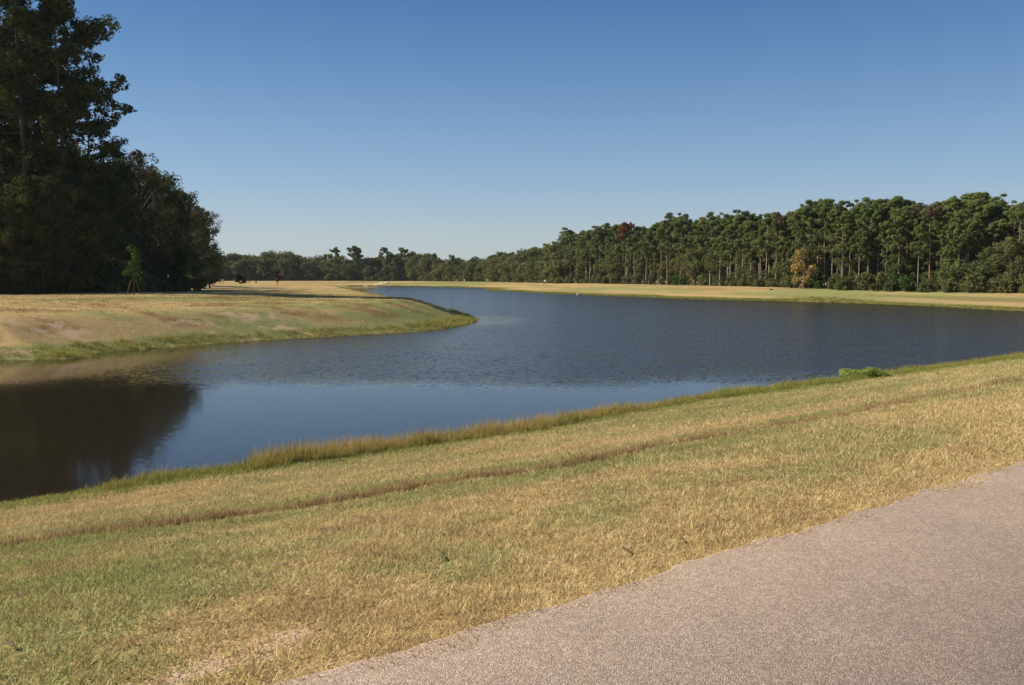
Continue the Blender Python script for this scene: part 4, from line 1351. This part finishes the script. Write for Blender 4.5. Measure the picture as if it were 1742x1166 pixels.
def dark_stone(px, py, s, label):
    p = ground(px, py)
    mb = MB(); mb.tube([(-s, 0, .0), (-s * .5, 0, s * .45), (s * .4, 0, s * .3), (s, 0, .02)], [.05, s * .4, s * .35, .05], 7)
    o = obj('stone', mb.mesh('stone', True), M_WOODD); o.location = (p[0], p[1], gz(*p) + .02)
    tag(o, label, 'stone', 'dark stones on the far bank')
dark_stone(1312, 494.2, .38, 'small dark stone on the dry far bank left of the mound')
dark_stone(1381, 506.5, .25, 'small dark stone on the crest of the green mound')

# the two walkers
def skin(name, pts, edges, rad, mat, parent):
    me = bpy.data.meshes.new(name)
    me.from_pydata(pts, edges, [])
    me.materials.append(mat)
    o = link(bpy.data.objects.new(name, me), parent)
    md = o.modifiers.new('skin', 'SKIN')
    lay = me.skin_vertices[0] if me.skin_vertices else None
    if lay is None:
        bpy.context.view_layer.objects.active = o
        bpy.ops.mesh.customdata_skin_add()
        lay = me.skin_vertices[0]
    for i, v in enumerate(lay.data):
        rr = rad[i]
        v.radius = rr if isinstance(rr, tuple) else (rr, rr)
    lay.data[0].use_root = True
    s = o.modifiers.new('sub', 'SUBSURF'); s.levels = s.render_levels = 1
    return o
M_SKIN = plain_material('skin', (.45, .26, .19), .6, .03)
M_RED = plain_material('red_shirt', (.60, .13, .14), .8, .05)
M_WSHIRT = plain_material('white_shirt', (.80, .78, .72), .8, .03)
M_SHORT = plain_material('dark_shorts', (.10, .06, .055), .8, .05)
M_SHORTT = plain_material('tan_shorts', (.45, .32, .22), .8, .05)
M_HAIR = plain_material('dark_hair', (.03, .02, .015), .7, .1)
def person(px, D, shirt, shorts, label, st, rz, h=1.72):
    p = np.array([pix_at(px, D), D])
    root = empty('person', (p[0], p[1], gz(*p) - .01), rz)
    root.scale = (h / 1.72,) * 3
    tag(root, label, 'person', 'walkers on the left bank')
    # pelvis, chest, neck, head centre, head top, arms, legs
    s = st
    P = [(0, 0, .95), (0, 0, 1.12), (0, -.01, 1.34), (0, 0, 1.46), (0, .02, 1.56), (0, .02, 1.67),
         (-.18, 0, 1.38), (-.24, -.06 * s, 1.12), (-.24, .10 * s, .90), (-.24, .13 * s, .82),
         (.18, 0, 1.38), (.24, .06 * s, 1.12), (.24, .22 * s, .92), (.24, .27 * s, .85),
         (-.09, 0, .88), (-.10, .16 * s, .50), (-.10, .10 * s, .09), (-.10, .24 * s, .04),
         (.09, 0, .88), (.10, -.10 * s, .50), (.10, -.32 * s, .14), (.10, -.22 * s, .04)]
    E = [(0, 1), (1, 2), (2, 3), (3, 4), (4, 5), (2, 6), (6, 7), (7, 8), (8, 9), (2, 10), (10, 11), (11, 12), (12, 13), (0, 14), (14, 15), (15, 16), (16, 17), (0, 18), (18, 19), (19, 20), (20, 21)]
    Rd = [(.15, .11), (.13, .10), (.16, .11), .055, .095, .06, .06, .045, .035, .04, .06, .045, .035, .04, .09, .06, .04, .04, .09, .06, .04, .04]
    skin('body', P, E, Rd, M_SKIN, root)
    skin('shirt', [P[0], P[1], P[2], (0, 0, 1.42), P[6], (-.225, -.04 * s, 1.2), P[10], (.225, .04 * s, 1.2)], [(0, 1), (1, 2), (2, 3), (2, 4), (4, 5), (2, 6), (6, 7)],
         [(.175, .135), (.155, .125), (.185, .13), .075, .08, .07, .08, .07], shirt, root)
    skin('shorts', [(0, 0, .97), (-.09, 0, .86), (-.10, .11 * s, .60), (.09, 0, .86), (.10, -.07 * s, .60)], [(0, 1), (1, 2), (0, 3), (3, 4)], [(.17, .13), .115, .095, .115, .095], shorts, root)
    skin('hair', [(0, -.02, 1.60), (0, -.01, 1.68), (0, -.06, 1.55)], [(0, 1), (0, 2)], [.105, .08, .07], M_HAIR, root)
person(375.3, 272, M_RED, M_SHORT, 'left one of two walkers, in a red shirt and dark shorts', 1, 1.2, 1.75)
person(380.2, 272, M_WSHIRT, M_SHORTT, 'right one of two walkers, in a white shirt', -1, 1.0, 1.8)

# ------------------------------------------------------------------ thin autumn haze
hm, hnt, hout = mat_new('haze')
pv = hnt.nodes.new('ShaderNodeVolumePrincipled')
pv.inputs['Density'].default_value = HAZE
pv.inputs['Color'].default_value = (.86, .92, 1, 1)
pv.inputs['Anisotropy'].default_value = .2
hnt.links.new(pv.outputs[0], hout.inputs['Volume'])
tag(obj('haze', MB().box((0, 250, 18.5), (900, 700, 43)).mesh('haze'), hm), 'thin pale haze in the air over the lake', 'haze', kind='stuff')

# ------------------------------------------------------------------ each its own words, counted off from the left where only place tells them apart
groups = {}
for o in COL.objects:
    if o.parent is None and 'group' in o and 'category' in o:
        groups.setdefault((o['group'], o['label']), []).append(o)
NUM = ORD + ['twenty-%s' % k for k in ORD[:9]] + ['thirtieth'] + ['thirty-%s' % k for k in ORD[:9]]
for (g_, lab), mem in groups.items():
    if 2 <= len(mem) <= len(NUM):
        mem.sort(key=lambda o: o.location.x / max(o.location.y, 1))
        for i, o in enumerate(mem):
            o['label'] = ('leftmost ' if i == 0 else 'rightmost ' if i == len(mem) - 1 else NUM[i] + ' ') + lab + (', from left' if 0 < i < len(mem) - 1 else '')
